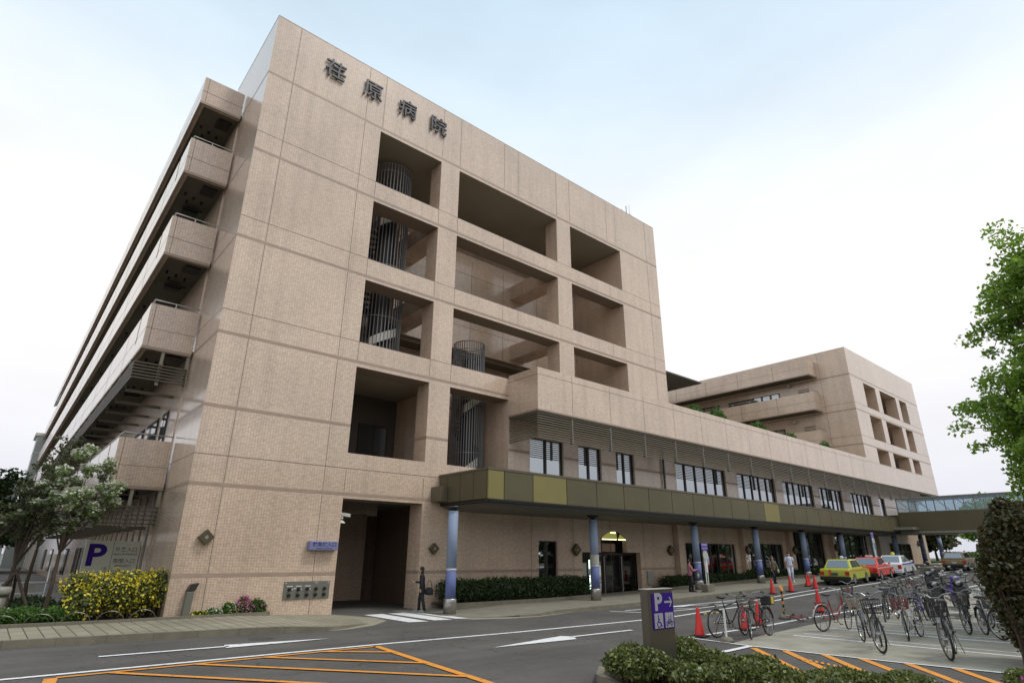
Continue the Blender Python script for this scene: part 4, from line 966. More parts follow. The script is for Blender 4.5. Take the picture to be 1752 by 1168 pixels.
lowg = [(r_.uniform(-2.6, 1.6), r_.uniform(-.5, .6), .18, .45, .4, .24) for _ in range(26)]
bush('low_groundcover_bush', 'low green ground cover along the left pavement beside the arched hoops', 'bush', (.9, 23.4, .2), lowg, 15000, .04, L_GRASS, 62)
lg = [(r_.uniform(-3.5, 2.6), r_.uniform(-1.4, 1.4), .22, .7, .7, .28) for _ in range(24)]
bush('clipped_low_hedge', 'broad low clipped hedge under the trees on the left', 'hedge', (.6, 26.4, .2), lg, 20000, .05, L_HEDGE, 63)
v, f = leaves('g', [(-1.5, 25.5, .2), (1, 24.8, .2), (2.4, 26.5, .2), (-6, 26, .2)], [(3, 1.5, .1), (1.5, 1.2, .1), (1.6, 2, .1), (4, 1.5, .1)], 16000, .05, None, seed=9)
tag(leafmesh('lawn_grass', [(v, f, L_GRASS)]), kind='stuff')
for i, (x, ms, lb) in enumerate(((5.75, [(P_YEL, 160, .05)], 'tiny yellow flowers at the foot of the bollard light'), (6.15, [(P_WHI, 220, .05)], 'small clump of white flowers just right of the bollard light'),
        (6.65, [(P_WHI, 120, .05), (P_YEL, 60, .04)], 'pale green and white flower clump left of the pink flowers'), (7.1, [(P_PNK, 480, .055)], 'mound of bright pink flowers against the tiled wall'), (7.55, [(P_PNK, 120, .05), (P_WHI, 20, .04)], 'dark green clump with red and pink tips at the end of the flower bed'))):
    hh = (.10, .14, .24, .34, .30)[i]
    bush('flower_clump', lb, 'flowers', (x, 22.30, .18), [(0, 0, hh*.7, .24, .10, hh), (.15, -.02, hh*.6, .2, .10, hh*.8)], 1500, .035, L_GRASS, 70+i, ms, group='flower clumps in the bed by the wall', stems=False)
hp_ = None
for i in range(9):
    x = -.9+i*.85
    if x > 4.3: break
    o = MB().tube([(x+.36*math.cos(a), 22.55+.01*i-.035*(x), .16+.30*math.sin(a)) for a in np.linspace(0, math.pi, 13)], .012, 5).build('garden_hoop', STEELD)
    tag(o, ('leftmost', 'second from the left', 'third from the left', 'fourth from the left', 'fifth from the left', 'second last', 'last')[i]+' thin metal arch of the hoop edging beside the left pavement', 'hoop edging', 'low metal hoops edging the flower bed')
# ---------------- fixed small things on the buildings and pavement ----------------
def diamond(x, z, y, label, s=.30):
    t = thing('wall_lamp', label, 'wall lamp', (x, y, z), group='diamond wall lamps')
    MB().prism([(0, -s), (s, 0), (0, s), (-s, 0)], -.20, -.02).build('lamp_body', mat('lamp_bronze', (.10, .080, .045), .45, .3), t, bevel=.008)
    MB().box(-.08, .08, -.02, -.001, -.08, .08).build('bracket', DARKW, t)
    MB().prism([(0, -.07), (.07, 0), (0, .07), (-.07, 0)], -.206, -.2).build('lens', mat('lens', (.28, .27, .22), .3), t)
diamond(5.58, 2.62, Y0, 'diamond wall lamp on the tall block beside its left corner', .26)
diamond(14.72, 2.36, Y0, 'diamond wall lamp on the pillar right of the passage, above the walking person', .24)
diamond(23.62, 2.40, Y0, 'diamond wall lamp left of the night entrance, under the canopy')
diamond(32.0, 2.45, Y0, 'diamond wall lamp left of the curtained windows, above the woman in pink')
diamond(40.65, 2.55, Y0-.35, 'diamond wall lamp on the pier between the two window groups, over the hedge')
diamond(47.78, 2.6, Y0-.35, 'diamond wall lamp on the pier above the nurse in white')
diamond(55.65, 2.9, Y0-.35, 'diamond wall lamp on the pier behind the yellow taxi')
diamond(78.6, 3.6, Y0, 'diamond wall lamp on the pale far end wall beyond the footbridge')
# blue box sign
t = thing('blue_wall_sign', 'small lavender blue box sign with dark characters beside the passage opening', 'sign', (9.70, Y0, 2.41))
MB().box(-.56, .56, -.26, -.001, -.16, .16).build('sign_box', mat('sign_lavender', (.19, .205, .36), .5), t, bevel=.02)
INK = mat('sign_ink', (.035, .035, .13), .6)
text('sign_text', '救急棟入口', .165, INK, t, (.02, -.262, .035), FRONT, .001, .003, wscale=1.15); text('sign_text', 'EMERGENCY ENTRANCE', .055, INK, t, (.02, -.262, -.10), FRONT, .001, .001)
# standpipe inlet plate
t = thing('hose_inlet_plate', 'steel fire hose inlet plate with two rows of capped valves on the tiled wall', 'valve plate', (9.33, Y0, .87))
MB().box(-.86, .86, -.03, -.001, -.30, .30).build('plate', mat('plate_steel', (.20, .20, .17), .45, .4), t)
for i in range(5):
    for j in range(2):
        T = Matrix.Translation((-.66+i*.33, -.03, .04-j*.2)) @ Matrix.Rotation(math.pi/2, 4, 'X')
        MB().lathe([(.062, 0), (.062, .05), (.04, .055), (.04, .09)], 14, 0, T).build('valve_cap', mat('valve_dark', (.035, .035, .03), .4, .5), t)
b = MB()
for i in range(3): b.box(-.76+i*.33, -.54+i*.33, -.033, -.0305, .13, .155)
for i in range(3): b.box(-.56+i*.33, -.53+i*.33, -.033, -.0305, .02, .06)
b.box(.28, .40, -.033, -.0305, .24, .255); b.box(-.82, -.79, -.033, -.0305, .23, .26); b.box(.78, .81, -.033, -.0305, .23, .26); b.box(-.5, -.4, -.033, -.0305, .05, .075)
b.build('plate_label', WHITEP, t)
# security camera on the reveal
t = thing('security_camera', 'white security camera with lamp fixed beside the passage opening', 'camera', (10.38, Y0+.35, 3.55))
MB().box(.0, .05, -.06, .06, -.3, .1).build('bracket', WHITEP, t)
MB().box(.06, .52, -.08, .08, .02, .15, M=Matrix.Rotation(.12, 4, 'Y')).build('housing', mat('camera_white', (.62, .62, .56), .4), t, bevel=.02)
MB().lathe([(.05, -.12), (.05, .0)], 10, cx=.2).build('swivel', WHITEP, t); MB().lathe([(.02, -.16), (.13, -.24), (.15, -.28)], 14, cx=.2).build('lamp_shade', MATS['camera_white'], t)
# bollard light by the wall
t = thing('bollard_light', 'grey bollard light with slanted dark head beside the pink flowers', 'bollard light', (5.35, 22.35, .17))
MB().prism([(-.11, 0), (.11, 0), (.15, .78), (-.07, .78)], -.11, .11).build('post', mat('bollard_grey', (.16, .155, .13), .5, .2), t, bevel=.02)
MB().prism([(-.09, .785), (.152, .785), (.26, 1.03), (.02, 1.0)], -.115, .115).build('lamp_head', mat('head_dark', (.03, .028, .024), .4), t, bevel=.01)
t = thing('round_garden_lamp', 'low round grey garden lamp at the left edge under the dark tree', 'garden lamp', (.62, 23.6, .2))
MB().lathe([(.20, 0), (.20, .72)], 20).build('post', MATS['bollard_grey'], t, True); MB().lathe([(.24, .73), (.27, .80), (.27, .92), (.22, .96)], 20).build('lamp_head', mat('lamp_cap', (.24, .23, .2), .5), t, True)
# left directional sign
t = thing('direction_sign', 'large pale sign board with a purple P and arrows behind the yellow bush', 'sign', (3.62, 27.0, .2))
MB().box(-.86, .86, -.10, .10, .25, 2.33).build('sign_board', mat('board_pale', (.56, .55, .46), .5), t, bevel=.01)
b = MB(); b.box(-.01, .01, -.104, -.1005, .25, 2.31); b.box(-.85, .85, -.1045, -.1008, 1.17, 1.19); b.build('seam', mat('seam', (.22, .21, .18), .6), t)
for x in (-.6, .6): MB().box(x-.05, x+.05, -.06, .06, -.1, .25).build('leg', STEELD, t)
text('sign_text', 'P', 1.02, PURP, t, (-.50, -.103, 1.80), FRONT, .002, .03, wscale=1.15)
GI = mat('grey_ink', (.13, .12, .11), .6)
text('sign_text', '1B', .17, GI, t, (-.16, -.103, 1.36), FRONT, .002)
for s_, z, q in (('外来入口', 2.02, .18), ('MAIN ENTRANCE', 1.86, .095), ('夜間入口', 1.62, .18), ('EMERGENCY', 1.46, .095)): text('sign_text', s_, q, GI, t, (.42, -.103, z), FRONT, .002, .002)
def arrow(mb, cx, cz, s, a, y, w=.16):
    T = Matrix.Translation((cx, y, cz)) @ Matrix.Rotation(a, 4, 'Y')
    mb.box(-s, s*.9, 0, .003, -s*w*.5, s*w*.5, 0, T)
    for q in (1, -1):
        mb.add([(s, 0.0005*q, 0), (s*.88, 0.0005*q, q*-.13*s), (s*.18, 0.0005*q, q*.66*s), (s*.42, 0.0005*q, q*.72*s)], [(0, 1, 2, 3)], 0, T)
b = MB(); arrow(b, -.5, .86, .24, math.pi, -.105, .35); arrow(b, .42, .86, .24, 0, -.105, .35); b.build('arrow', PURP, t)
# parking pillar with pictograms
t = thing('parking_pillar', 'dark steel parking pillar with purple P and arrow panel above the azaleas', 'sign', (9.43, 6.9, .08))
MB().box(-.37, .37, 0, .16, 0, 1.46).build('pillar_body', STEELD, t, bevel=.006)
MB().box(-.38, .38, -.008, .17, 1.462, 1.475).build('top_cap', mat('cap_light', (.45, .42, .38), .4), t)
MB().box(-.27, .36, -.010, -.001, .82, 1.40).build('sign_panel', PURP, t)
PW = mat('picto_white', (.33, .32, .36), .6)
text('sign_text', 'P', .38, PW, t, (-.09, -.013, 1.245), FRONT, .001, .016, wscale=1.15)
b = MB(); arrow(b, .21, 1.25, .115, 0, -.014, .3); b.build('arrow', PW, t)
MB().box(-.225, .02, -.014, -.0105, .835, 1.075).build('picto_panel', PW, t); MB().box(.085, .33, -.014, -.0105, .835, 1.075).build('picto_panel', PW, t)
b = MB(); PI2 = 2*math.pi; y = -.0155
def ring(cx, cz, r, w_, a0=0, a1=PI2): b.tube([(cx+r*math.cos(a), y, cz+r*math.sin(a)) for a in np.linspace(a0, a1, 22)], w_, 5)
ring(-.105, .905, .052, .007, math.radians(100), math.radians(380)); b.tube([(-.115, y, 1.01), (-.11, y, .93), (-.06, y, .93), (-.04, y, .87), (-.015, y, .875)], .0085, 6)
b.sphere((-.118, y, 1.035), .013, 6); b.tube([(-.112, y, .98), (-.07, y, .978)], .006, 5)
ring(.145, .90, .034, .006); ring(.268, .90, .034, .006)
b.tube([(.145, y, .90), (.185, y, .965), (.245, y, .965), (.268, y, .90)], .005, 5); b.tube([(.185, y, .965), (.205, y, .90), (.245, y, .965)], .005, 5); b.tube([(.205, y, .90), (.145, y, .90)], .005, 5)
b.tube([(.175, y, 1.0), (.2, y, 1.0)], .006, 5); b.tube([(.245, y, .965), (.255, y, 1.02), (.235, y, 1.025)], .005, 5)
b.build('pictogram', PURP, t)
# bus stop poles
def busstop(x, y, z, h_, label, lean=0):
    t = thing('bus_stop_pole', label, 'bus stop sign', (x, y, z), group='bus stop poles')
    MB().box(-.34, .34, -.2, .2, 0, .36).build('base_block', KERB, t, bevel=.02)
    MB().tube([(-.05, 0, .36), (-.05, 0, h_)], .032, 8).tube([(.13, 0, .36), (.13, 0, h_-.1)], .025, 8).build('pole', WHITEP, t)
    MB().box(-.32, .30, -.05, -.034, h_-.36, h_).build('name_board', mat('bus_purple', (.10, .06, .36), .5), t)
    MB().box(-.26, .24, -.054, -.051, h_-.12, h_-.04).box(-.26, .24, -.054, -.051, h_-.28, h_-.24).build('name_strip', PW, t)
    MB().lathe([(.24, -.015), (.24, .015)], 20, M=Matrix.Translation((0, -.05, h_-.62)) @ Matrix.Rotation(math.pi/2, 4, 'X')).build('round_board', mat('bus_grey', (.45, .46, .45), .5), t)
    MB().box(-.03, .12, -.05, -.034, .95, 1.75).build('timetable', mat('timetable', (.62, .66, .70), .5), t)
busstop(29.9, 18.75, gz(29.9)+.13, 2.45, 'white bus stop pole with purple board on a concrete block beside the woman in pink')
busstop(54.2, 18.6, gz(54.2)+.13, 3.05, 'tall white bus stop pole rising between the red and white taxis')
# cones
def cone(x, y, h_, label, base_m=BLACK, proto=[None]):
    z = gz(x)+.015+(.13 if y > 17.8 else 0)
    if proto[0] is None:
        t = thing('traffic_cone', label, 'cone', (x, y, z), group='red traffic cones')
        MB().lathe([(.135, .03), (.125, .06), (.035, .68), (.03, .70), (.02, .705)], 20).build('cone_body', mat('cone_red', (.62, .025, .02), .45), t, True)
        MB().box(-.20, .20, -.20, .20, 0, .03).build('cone_base', BLACK, t, bevel=.01); proto[0] = t; c = t
    else: c = copy_tree(proto[0]); c['label'] = label
    c.location = (x, y, z); s = h_/.7; c.scale = (s, s, s); c.rotation_euler.z = x*3; return c
for a in ((15.75, 10.28, .74, 'nearest red cone, just right of the parking pillar'), (18.25, 10.3, .70, 'red cone behind the black bicycle next to the white post'), (19.6, 10.55, .72, 'red cone half hidden behind the bicycle with a basket and striped bag'),
          (32.1, 16.3, .72, 'red cone standing alone in the road behind the striped post'), (33.9, 16.15, .80, 'orange red cone in the road below the nurse in white'), (38.3, 17.2, .66, 'smaller red cone nearer the kerb, left one of the close pair'), (38.9, 17.35, .66, 'smaller red cone nearer the kerb, middle of the three by the column'),
          (36.6, 16.0, .74, 'red cone nearest the back of the yellow taxi'), (25.3, 11.05, .80, 'tall red cone behind the fallen child bicycle'), (27.6, 10.75, .82, 'red cone beside the bicycle parked at the road edge'), (31.6, 6.0, .85, 'red cone by the motor scooters, left of the dark evergreen')): cone(*a)
# bar between cones
t = thing('cone_bar', 'yellow and black striped bar hung between the two nearest cones', 'barrier bar', (15.86, 10.28, .56))
for i in range(7): MB().tube([(i*.16, 0, 0), (i*.16+.16, 0, 0)], .017, 8).build('bar_section', mat('bar_yellow', (.6, .48, .05), .5) if i % 2 else BLACK, t)
t = thing('post_on_base', 'white post in a round concrete foot in front of the black bicycle', 'post', (15.34, 9.22, .01))
MB().tube([(0, 0, .08), (0, 0, .80)], .028, 10).build('post', WHITEP, t); MB().lathe([(.17, 0), (.17, .05), (.13, .10), (.05, .12)], 18).build('foot', KERB, t, True)
t = thing('striped_post', 'black and orange striped post with an orange disc at the road edge', 'post', (22.2, 10.95, gz(22.2)+.01))
MB().lathe([(.20, 0), (.20, .06), (.14, .12), (.05, .14)], 18).build('foot', KERB, t, True)
for i in range(7): MB().tube([(0, 0, .14+i*.11), (0, 0, .25+i*.11)], .035, 10).build('post_section', mat('stripe_orange', (.60, .25, .05), .5) if i % 2 else BLACK, t)
MB().lathe([(.11, -.02), (.11, .02)], 18, M=Matrix.Translation((0, 0, 1.0)) @ Matrix.Rotation(math.pi/2-.3, 4, 'X') ).build('disc', MATS['stripe_orange'], t)
# ramp handrails behind the left garden
t = thing('ramp_handrail', 'white ramp handrail behind the left garden trees', 'handrail', (0, 31, .05))
b = MB()
for z in (.95, .55): b.tube([(-9, 0, z), (2.2, 0, z), (2.6, 6, z+.5)], .03, 6)
for x in np.arange(-9, 2.3, 1.4): b.tube([(x, 0, 0), (x, 0, .95)], .025, 6)
for q in range(4): b.tube([(2.2+q*.1, q*1.5+.1, 0), (2.2+q*.1, q*1.5+.1, .97+q*.12)], .025, 6)
b.build('rail', mat('rail_white', (.55, .55, .53), .5), t)
tag(MB().box(-9, 2.0, 33, 33.2, 0, .9).build('low_wall', mat('low_wall', (.33, .30, .25), .8, noise=.1)), 'low beige wall behind the ramp handrail on the left', 'wall')
# ---------------- bicycles ----------------
RED = mat('paint_red', (.30, .035, .028), .35); SILV = mat('paint_silver', (.27, .275, .28), .4, .5); BLK = mat('paint_black', (.018, .018, .02), .35)
PRP = mat('paint_purple', (.10, .06, .32), .35); WHT = mat('paint_white', (.5, .5, .48), .4); CHR = mat('chrome', (.36, .36, .36), .3, .9)
BSK = mat('basket_wire', (.10, .095, .08), .6); SAD = mat('saddle', (.02, .018, .018), .5); LAMPR = mat('reflector_red', (.5, .02, .02), .3)
def make_bike(kind='city', R=.33, wb=1.08):
    t = thing('bicycle', 'x', 'bicycle', group='bicycles left in the parking lot')
    hx = wb/2
    def wheel(cx, rot=0, par=t, cz=R):
        o = MB().tube([(R*.965*math.cos(a), 0, R*.965*math.sin(a)) for a in np.linspace(0, PI2, 37)[:-1]], .019, 7, closed=True).build('tyre', BLACK, None)
        b = MB().tube([(R*.905*math.cos(a), 0, R*.905*math.sin(a)) for a in np.linspace(0, PI2, 37)[:-1]], .011, 5, closed=True)
        b.lathe([(.03, -.035), (.03, .035)], 10, M=Matrix.Rotation(math.pi/2, 4, 'X'))
        for k in range(18):
            a = PI2*k/18; b.tube([(.025*math.cos(a), .02*(-1)**k, .025*math.sin(a)), (R*.9*math.cos(a+.12*(-1)**k), 0, R*.9*math.sin(a+.12*(-1)**k))], .0022, 3, cap=False)
        w_ = b.build('wheel', CHR, par); o.parent = w_; w_.location = (cx, 0, cz); w_.rotation_euler = (0, 0, rot); return w_
    mtb = kind == 'mtb'
    hz = .93 if mtb else 1.0; steer = .35 if not mtb else .25
    bb = (-.04, 0, .29); st = (-.22, 0, .78); hd = (.33, 0, .86 if not mtb else .80); hd2 = (.37, 0, .66)
    wheel(-hx)
    b = MB(); b.tube([bb, st], .016, 8)
    if mtb: b.tube([(-.19, 0, .70), hd], .016, 8)
    else: b.tube([(-.11, 0, .50), (.12, 0, .52), (.35, 0, .74)], .017, 8)
    b.tube([bb, (.12, 0, .36), hd2], .018, 8); b.tube([hd2, hd], .021, 8)
    for s_ in (1, -1): b.tube([bb, (-hx, .055*s_, R)], .010, 6); b.tube([(-.20, 0, .70), (-hx, .055*s_, R)], .009, 6)
    b.build('frame', BLK, t)
    # steering assembly turned a little
    fk = MB()
    for s_ in (1, -1): fk.tube([(.385, .05*s_, .62), (.42, .055*s_, .50), (hx, .055*s_, R)], .012, 6)
    fk.tube([(.385, -.05, .62), (.385, .05, .62)], .014, 6); fk.build('fork', SILV, t)
    wheel(hx, steer)
    hb = MB(); hb.tube([hd, (.30, 0, hz)], .013, 8)
    if mtb: hb.tube([(.30, -.30, hz+.03), (.33, 0, hz), (.30, .30, hz+.03)], .013, 8)
    else: hb.tube([(.12, -.29, hz+.04), (.22, -.26, hz+.07), (.32, -.13, hz+.05), (.33, -.06, hz), (.33, .06, hz), (.32, .13, hz+.05), (.22, .26, hz+.07), (.12, .29, hz+.04)], .012, 7)
    h_ = hb.build('handlebar', CHR, t)
    gr = MB()
    for s_ in (1, -1):
        if mtb: gr.tube([(.30, .22*s_, hz+.025), (.30, .31*s_, hz+.03)], .018, 8)
        else: gr.tube([(.09, .30*s_, hz+.03), (.20, .265*s_, hz+.068)], .018, 8)
        gr.tube([(.24, .22*s_, hz+.03), (.27, .27*s_, hz+.0)], .006, 4)
    gr.build('grip', SAD, h_)
    sd_ = MB(); sd_.tube([st, (-.25, 0, .88)], .012, 8); sd_.build('seat_post', CHR, t)
    s_ = MB(); s_.sphere((-.30, 0, .92), .12, 8, 0, (1.15, .85, .32)); s_.sphere((-.19, 0, .92), .06, 6, 0, (1.6, .6, .5)); s_.build('saddle', SAD, t, True)
    ch = MB(); ch.tube([(-.04+.085*math.cos(a), -.045, .29+.085*math.sin(a)) for a in np.linspace(0, PI2, 19)[:-1]], .008, 4, closed=True)
    for q in (1, -1):
        ch.tube([(-.04, -.06*q, .29), (-.04+.12*q, -.075*q, .29-.11*q)], .009, 5); ch.box(-.08+.12*q, .0+.12*q, -.13*q, -.08*q, .165 if q > 0 else .39, .185 if q > 0 else .41)
    ch.tube([(-.04, -.045, .375), (-hx, -.045, R+.04)], .005, 4); ch.tube([(-.04, -.045, .205), (-hx, -.045, R-.04)], .005, 4)
    ch.build('crank', SAD, t)
    if not mtb:
        f = MB()
        for cx, a0, a1 in ((-hx, .25, 3.0), (hx, .9, 2.75)):
            P = [(cx+(R+.03)*math.cos(a), 0, R+(R+.03)*math.sin(a)) for a in np.linspace(a0, a1, 14)]
            vs = []; 
            for x, y_, z in P: vs += [(x, -.028, z), (x, .028, z), (x, .028, z+.004), (x, -.028, z+.004)]
            f.add(vs, [(4*i+j, 4*i+(j+1) % 4, 4*i+4+(j+1) % 4, 4*i+4+j) for i in range(len(P)-1) for j in range(4)])
        f.build('fender', BLK, t)
        r_ = MB(); r_.tube([(-.28, -.06, .72), (-.80, -.06, .72), (-.80, .06, .72), (-.28, .06, .72)], .007, 5)
        for x in (-.4, -.5, -.6, -.7): r_.tube([(x, -.06, .72), (x, .06, .72)], .005, 4)
        for q in (-.06, .06): r_.tube([(-.7, q, .72), (-hx, q, R)], .006, 4)
        r_.build('rear_rack', BLK, t)
        MB().lathe([(.02, 0), (.028, .01), (.02, .02)], 10, M=Matrix.Translation((-.83, 0, .60)) @ Matrix.Rotation(-math.pi/2, 4, 'Y')).build('reflector', LAMPR, t)
        bk = MB(); x0, x1, y0, y1, z0, z1 = .38, .66, -.17, .17, .70, .94
        for i in range(9):
            u = i/8
            for yy in (y0, y1): bk.tube([(x0+.03+(x1-x0-.06)*u, yy*.85, z0), (x0+(x1-x0)*u, yy, z1)], .0045, 4)
            for xx, xb in ((x0, x0+.03), (x1, x1-.03)): bk.tube([(xb, (y0+(y1-y0)*u)*.85, z0), (xx, y0+(y1-y0)*u, z1)], .0045, 4)
            bk.tube([(x0+.03+(x1-x0-.06)*u, y0*.85, z0), (x0+.03+(x1-x0-.06)*u, y1*.85, z0)], .004, 4)
        for k in range(4):
            u = k/3; m_ = .03*(1-u); s2 = .85+.15*u; z = z0+(z1-z0)*u; r_ = .007 if k == 3 else .0045
            bk.tube([(x0+m_, y0*s2, z), (x1-m_, y0*s2, z), (x1-m_, y1*s2, z), (x0+m_, y1*s2, z)], r_, 4, closed=True)
        bk.build('basket', BSK, t)
        MB().sphere((.43, 0, .60), .04, 6).build('headlight', CHR, t)
        MB().tube([(-hx, .06, R), (-hx+.04, .14, .01)], .008, 5).tube([(-hx, -.06, R), (-hx+.04, -.14, .01)], .008, 5).build('kickstand', CHR, t)
    else:
        MB().tube([(-hx+.12, .05, .30), (-hx+.2, .22, .01)], .008, 5).build('kickstand', CHR, t)
        MB().tube([(-.5, 0, .72), (-.62, 0, .76), (-.78, 0, .74)], .016, 5).build('mudguard', SAD, t)
    return t
mtb = make_bike('mtb'); city = make_bike('city')
def place(p, x, y, ang, label, frame=None, fender=None, basket=None, lean=.06, first=False, s=1.1, bars=None):
    c = p if first else copy_tree(p)
    if not first:
        for ch in c.children_recursive: pass
    c.location = (x, y, gz(x)+.008); c.rotation_euler = (lean, 0, math.radians(ang)); c['label'] = label; c.scale = (s, s, s)
    for nm, m in (('frame', frame), ('fender', fender), ('basket', basket), ('handlebar', bars)):
        if m: recolour(c, nm, m)
    return c
place(mtb, 16.55, 9.78, -8, 'black mountain bicycle without a basket behind the white post', lean=.03, first=True)
place(city, 16.95, 9.12, -176, 'black bicycle with a wire front basket and a striped bag on its rack', first=True, lean=.05)
place(city, 20.3, 8.45, -14, 'bicycle with red frame and white mudguards standing alone on the concrete bay', RED, WHT, SILV)
place(city, 25.3, 9.7, -172, 'silver bicycle with a dark basket parked at the road edge beside a tall cone', SILV, SILV)
place(city, 17.1, 6.12, -161, 'front black bicycle with a dark basket, nearest the orange stripes in the lot', BLK, BLK, SAD, s=1.22)
place(city, 20.1, 6.30, 182, 'silver bicycle with white mudguards and a reddish basket in the middle of the lot', WHT, WHT, mat('basket_reddish', (.20, .06, .05), .6))
place(city, 17.2, 4.70, -170, 'black bicycle with wide chrome handlebars nearest the dark evergreen bush', BLK, SILV, SAD, s=1.24)
place(city, 18.9, 7.1, -168, 'grey bicycle with a beige basket directly behind the front black bicycle', SILV, SILV, mat('basket_beige', (.30, .27, .20), .7))
place(mtb, 24.2, 8.35, 15, 'dark bicycle with only its rear wheel showing left of the purple one', BLK)
place(city, 24.6, 7.35, -176, 'purple bicycle among the crowd of parked cycles', PRP, SILV, SILV)
place(city, 27.4, 9.1, -172, 'second purple bicycle, farther back beside the road line', PRP, BLK, BSK)
place(city, 20.15, 3.85, -172, 'bicycle half hidden behind the dark evergreen bush at the right edge', BLK, BLK)
place(city, 28.9, 9.3, -172, 'silver bicycle at the back of the crowd nearest the road line', SILV, SILV, BSK)
place(city, 22.6, 5.6, -170, 'black bicycle behind the wide handlebars, left of the scooters', BLK, BLK, BSK)
more = [(25.6, 8.35, 190, 'silver bicycle squeezed between the purple bicycle and the scooters', SILV, city), (29.2, 8.7, 200, 'black bicycle with its bars above the scooter row', BLK, city), (23.3, 6.6, 205, 'black bicycle just behind the silver one with a reddish basket', BLK, city),
        (31.5, 9.6, 180, 'red bicycle in the last row next to the road line', RED, city), (21.9, 4.9, 210, 'silver bicycle left of the evergreen bush, behind the chrome handlebars', SILV, city), (24.6, 5.6, 200, 'black bicycle deep in the crowd beside the red scooter', BLK, mtb)]
for x, y, a, lb, m, p_ in more: place(p_, x, y, a, lb, m)
kid = copy_tree(mtb); kid.location = (21.75, 9.95, gz(21.7)+.10); kid.rotation_euler = (math.radians(84), 0, math.radians(172)); kid.scale = (.72,)*3
kid['label'] = 'small red child bicycle lying on its side on the ground'; recolour(kid, 'frame', RED); recolour(kid, 'fork', RED)
t = thing('striped_bag', 'black and yellow carrier bag strapped on the rack of the basket bicycle', 'bag', (17.62, 9.17, .90), math.radians(-176))
MB().box(-.20, .12, -.15, .15, -.10, .16).build('bag_body', mat('bag_black', (.03, .03, .03), .5), t, bevel=.03)
MB().box(-.12, .05, -.158, -.151, -.06, .13).box(-.12, .05, .151, .158, -.06, .13).build('bag_print', mat('bag_yellow', (.62, .42, .04), .5), t)

# ---------------- motor scooters ----------------
def make_scooter():
    t = thing('motor_scooter', 'x', 'scooter', group='motor scooters parked in the lot')
    for cx in (-.6, .62):
        w_ = MB().lathe([(.09, -.04), (.12, -.045), (.12, .045), (.09, .04)], 16, M=Matrix.Translation((cx, 0, .24)) @ Matrix.Rotation(math.pi/2, 4, 'X')).build('wheel', CHR, t)
        o = MB().tube([(cx+.19*math.cos(a), 0, .24+.19*math.sin(a)) for a in np.linspace(0, PI2, 25)[:-1]], .055, 8, closed=True).build('tyre', BLACK, w_, True)
    MB().prism([(-.85, .50), (-.80, .72), (-.15, .72), (-.05, .34), (.32, .30), (.32, .24), (-.20, .24), (-.38, .40), (-.62, .50)], -.15, .15).build('body_panel', BLK, t, bevel=.04)
    MB().prism([(.26, .30), (.36, .95), (.48, .92), (.52, .62), (.42, .32)], -.17, .17).build('front_shield', BLK, t, bevel=.05)
    MB().prism([(.40, .42), (.52, .52), (.84, .46), (.86, .38), (.62, .46)], -.075, .075).build('front_fender', BLK, t, bevel=.02)
    MB().prism([(-.86, .735), (-.84, .82), (-.45, .80), (-.10, .78), (-.08, .735)], -.13, .13).build('seat', SAD, t, bevel=.03)
    MB().sphere((.42, 0, 1.0), .13, 8, 0, (.9, 1.2, .75)).build('handle_cowl', BLK, t, True)
    MB().lathe([(.0001, .02), (.06, .01), (.07, 0)], 14, M=Matrix.Translation((.53, 0, 1.0)) @ Matrix.Rotation(math.pi/2, 4, 'Y')).build('headlight', CHR, t)
    h_ = MB().tube([(.30, -.33, 1.03), (.40, 0, 1.0), (.30, .33, 1.03)], .016, 8).build('handlebar', SAD, t)
    for s_ in (1, -1):
        MB().tube([(.34, .22*s_, 1.03), (.32, .27*s_, 1.2)], .007, 5).build('mirror_stem', SAD, h_)
        MB().sphere((.32, .28*s_, 1.24), .06, 6, 0, (.3, 1.1, .75)).build('mirror', CHR, h_, True)
    MB().box(-.92, -.86, -.08, .08, .55, .64).build('tail_light', LAMPR, t)
    MB().box(-.98, -.95, -.09, .09, .38, .50).build('license_plate', WHT, t)
    MB().tube([(-.3, -.16, .25), (-.85, -.18, .32)], .045, 8).build('exhaust', CHR, t)
    return t
sc_ = make_scooter()
spots = [(26.2, 7.25, 200, 'black scooter with covered body nearest the purple bicycles', BLK), (27.2, 6.75, 196, 'dark scooter second in the row beside the bicycles', BLK), (28.0, 6.0, 202, 'white fronted scooter in the middle of the row', WHT), (26.5, 5.3, 195, 'black scooter closest to the dark evergreen bush', BLK),
         (33.6, 9.3, 185, 'black scooter in the back row beside the road line', BLK), (34.6, 8.4, 190, 'silver scooter in the back row', SILV), (35.2, 7.5, 188, 'black scooter with large mirrors in the back row', BLK), (33.0, 6.9, 195, 'red scooter half hidden by the evergreen bush', RED), (36.6, 9.9, 184, 'dark scooter farthest back near the white taxi', BLK), (30.0, 7.6, 205, 'dark violet scooter behind the front row of scooters', PRP)]
for i, (x, y, a, lb, m) in enumerate(spots):
    c = sc_ if i == 0 else copy_tree(sc_)
    c.location = (x, y, gz(x)+.008); c.rotation_euler = (.05, 0, math.radians(a)); c['label'] = lb; c.scale = (1.12,)*3
    if i:
        for nm in ('body_panel', 'front_shield', 'front_fender', 'handle_cowl'): recolour(c, nm, m)

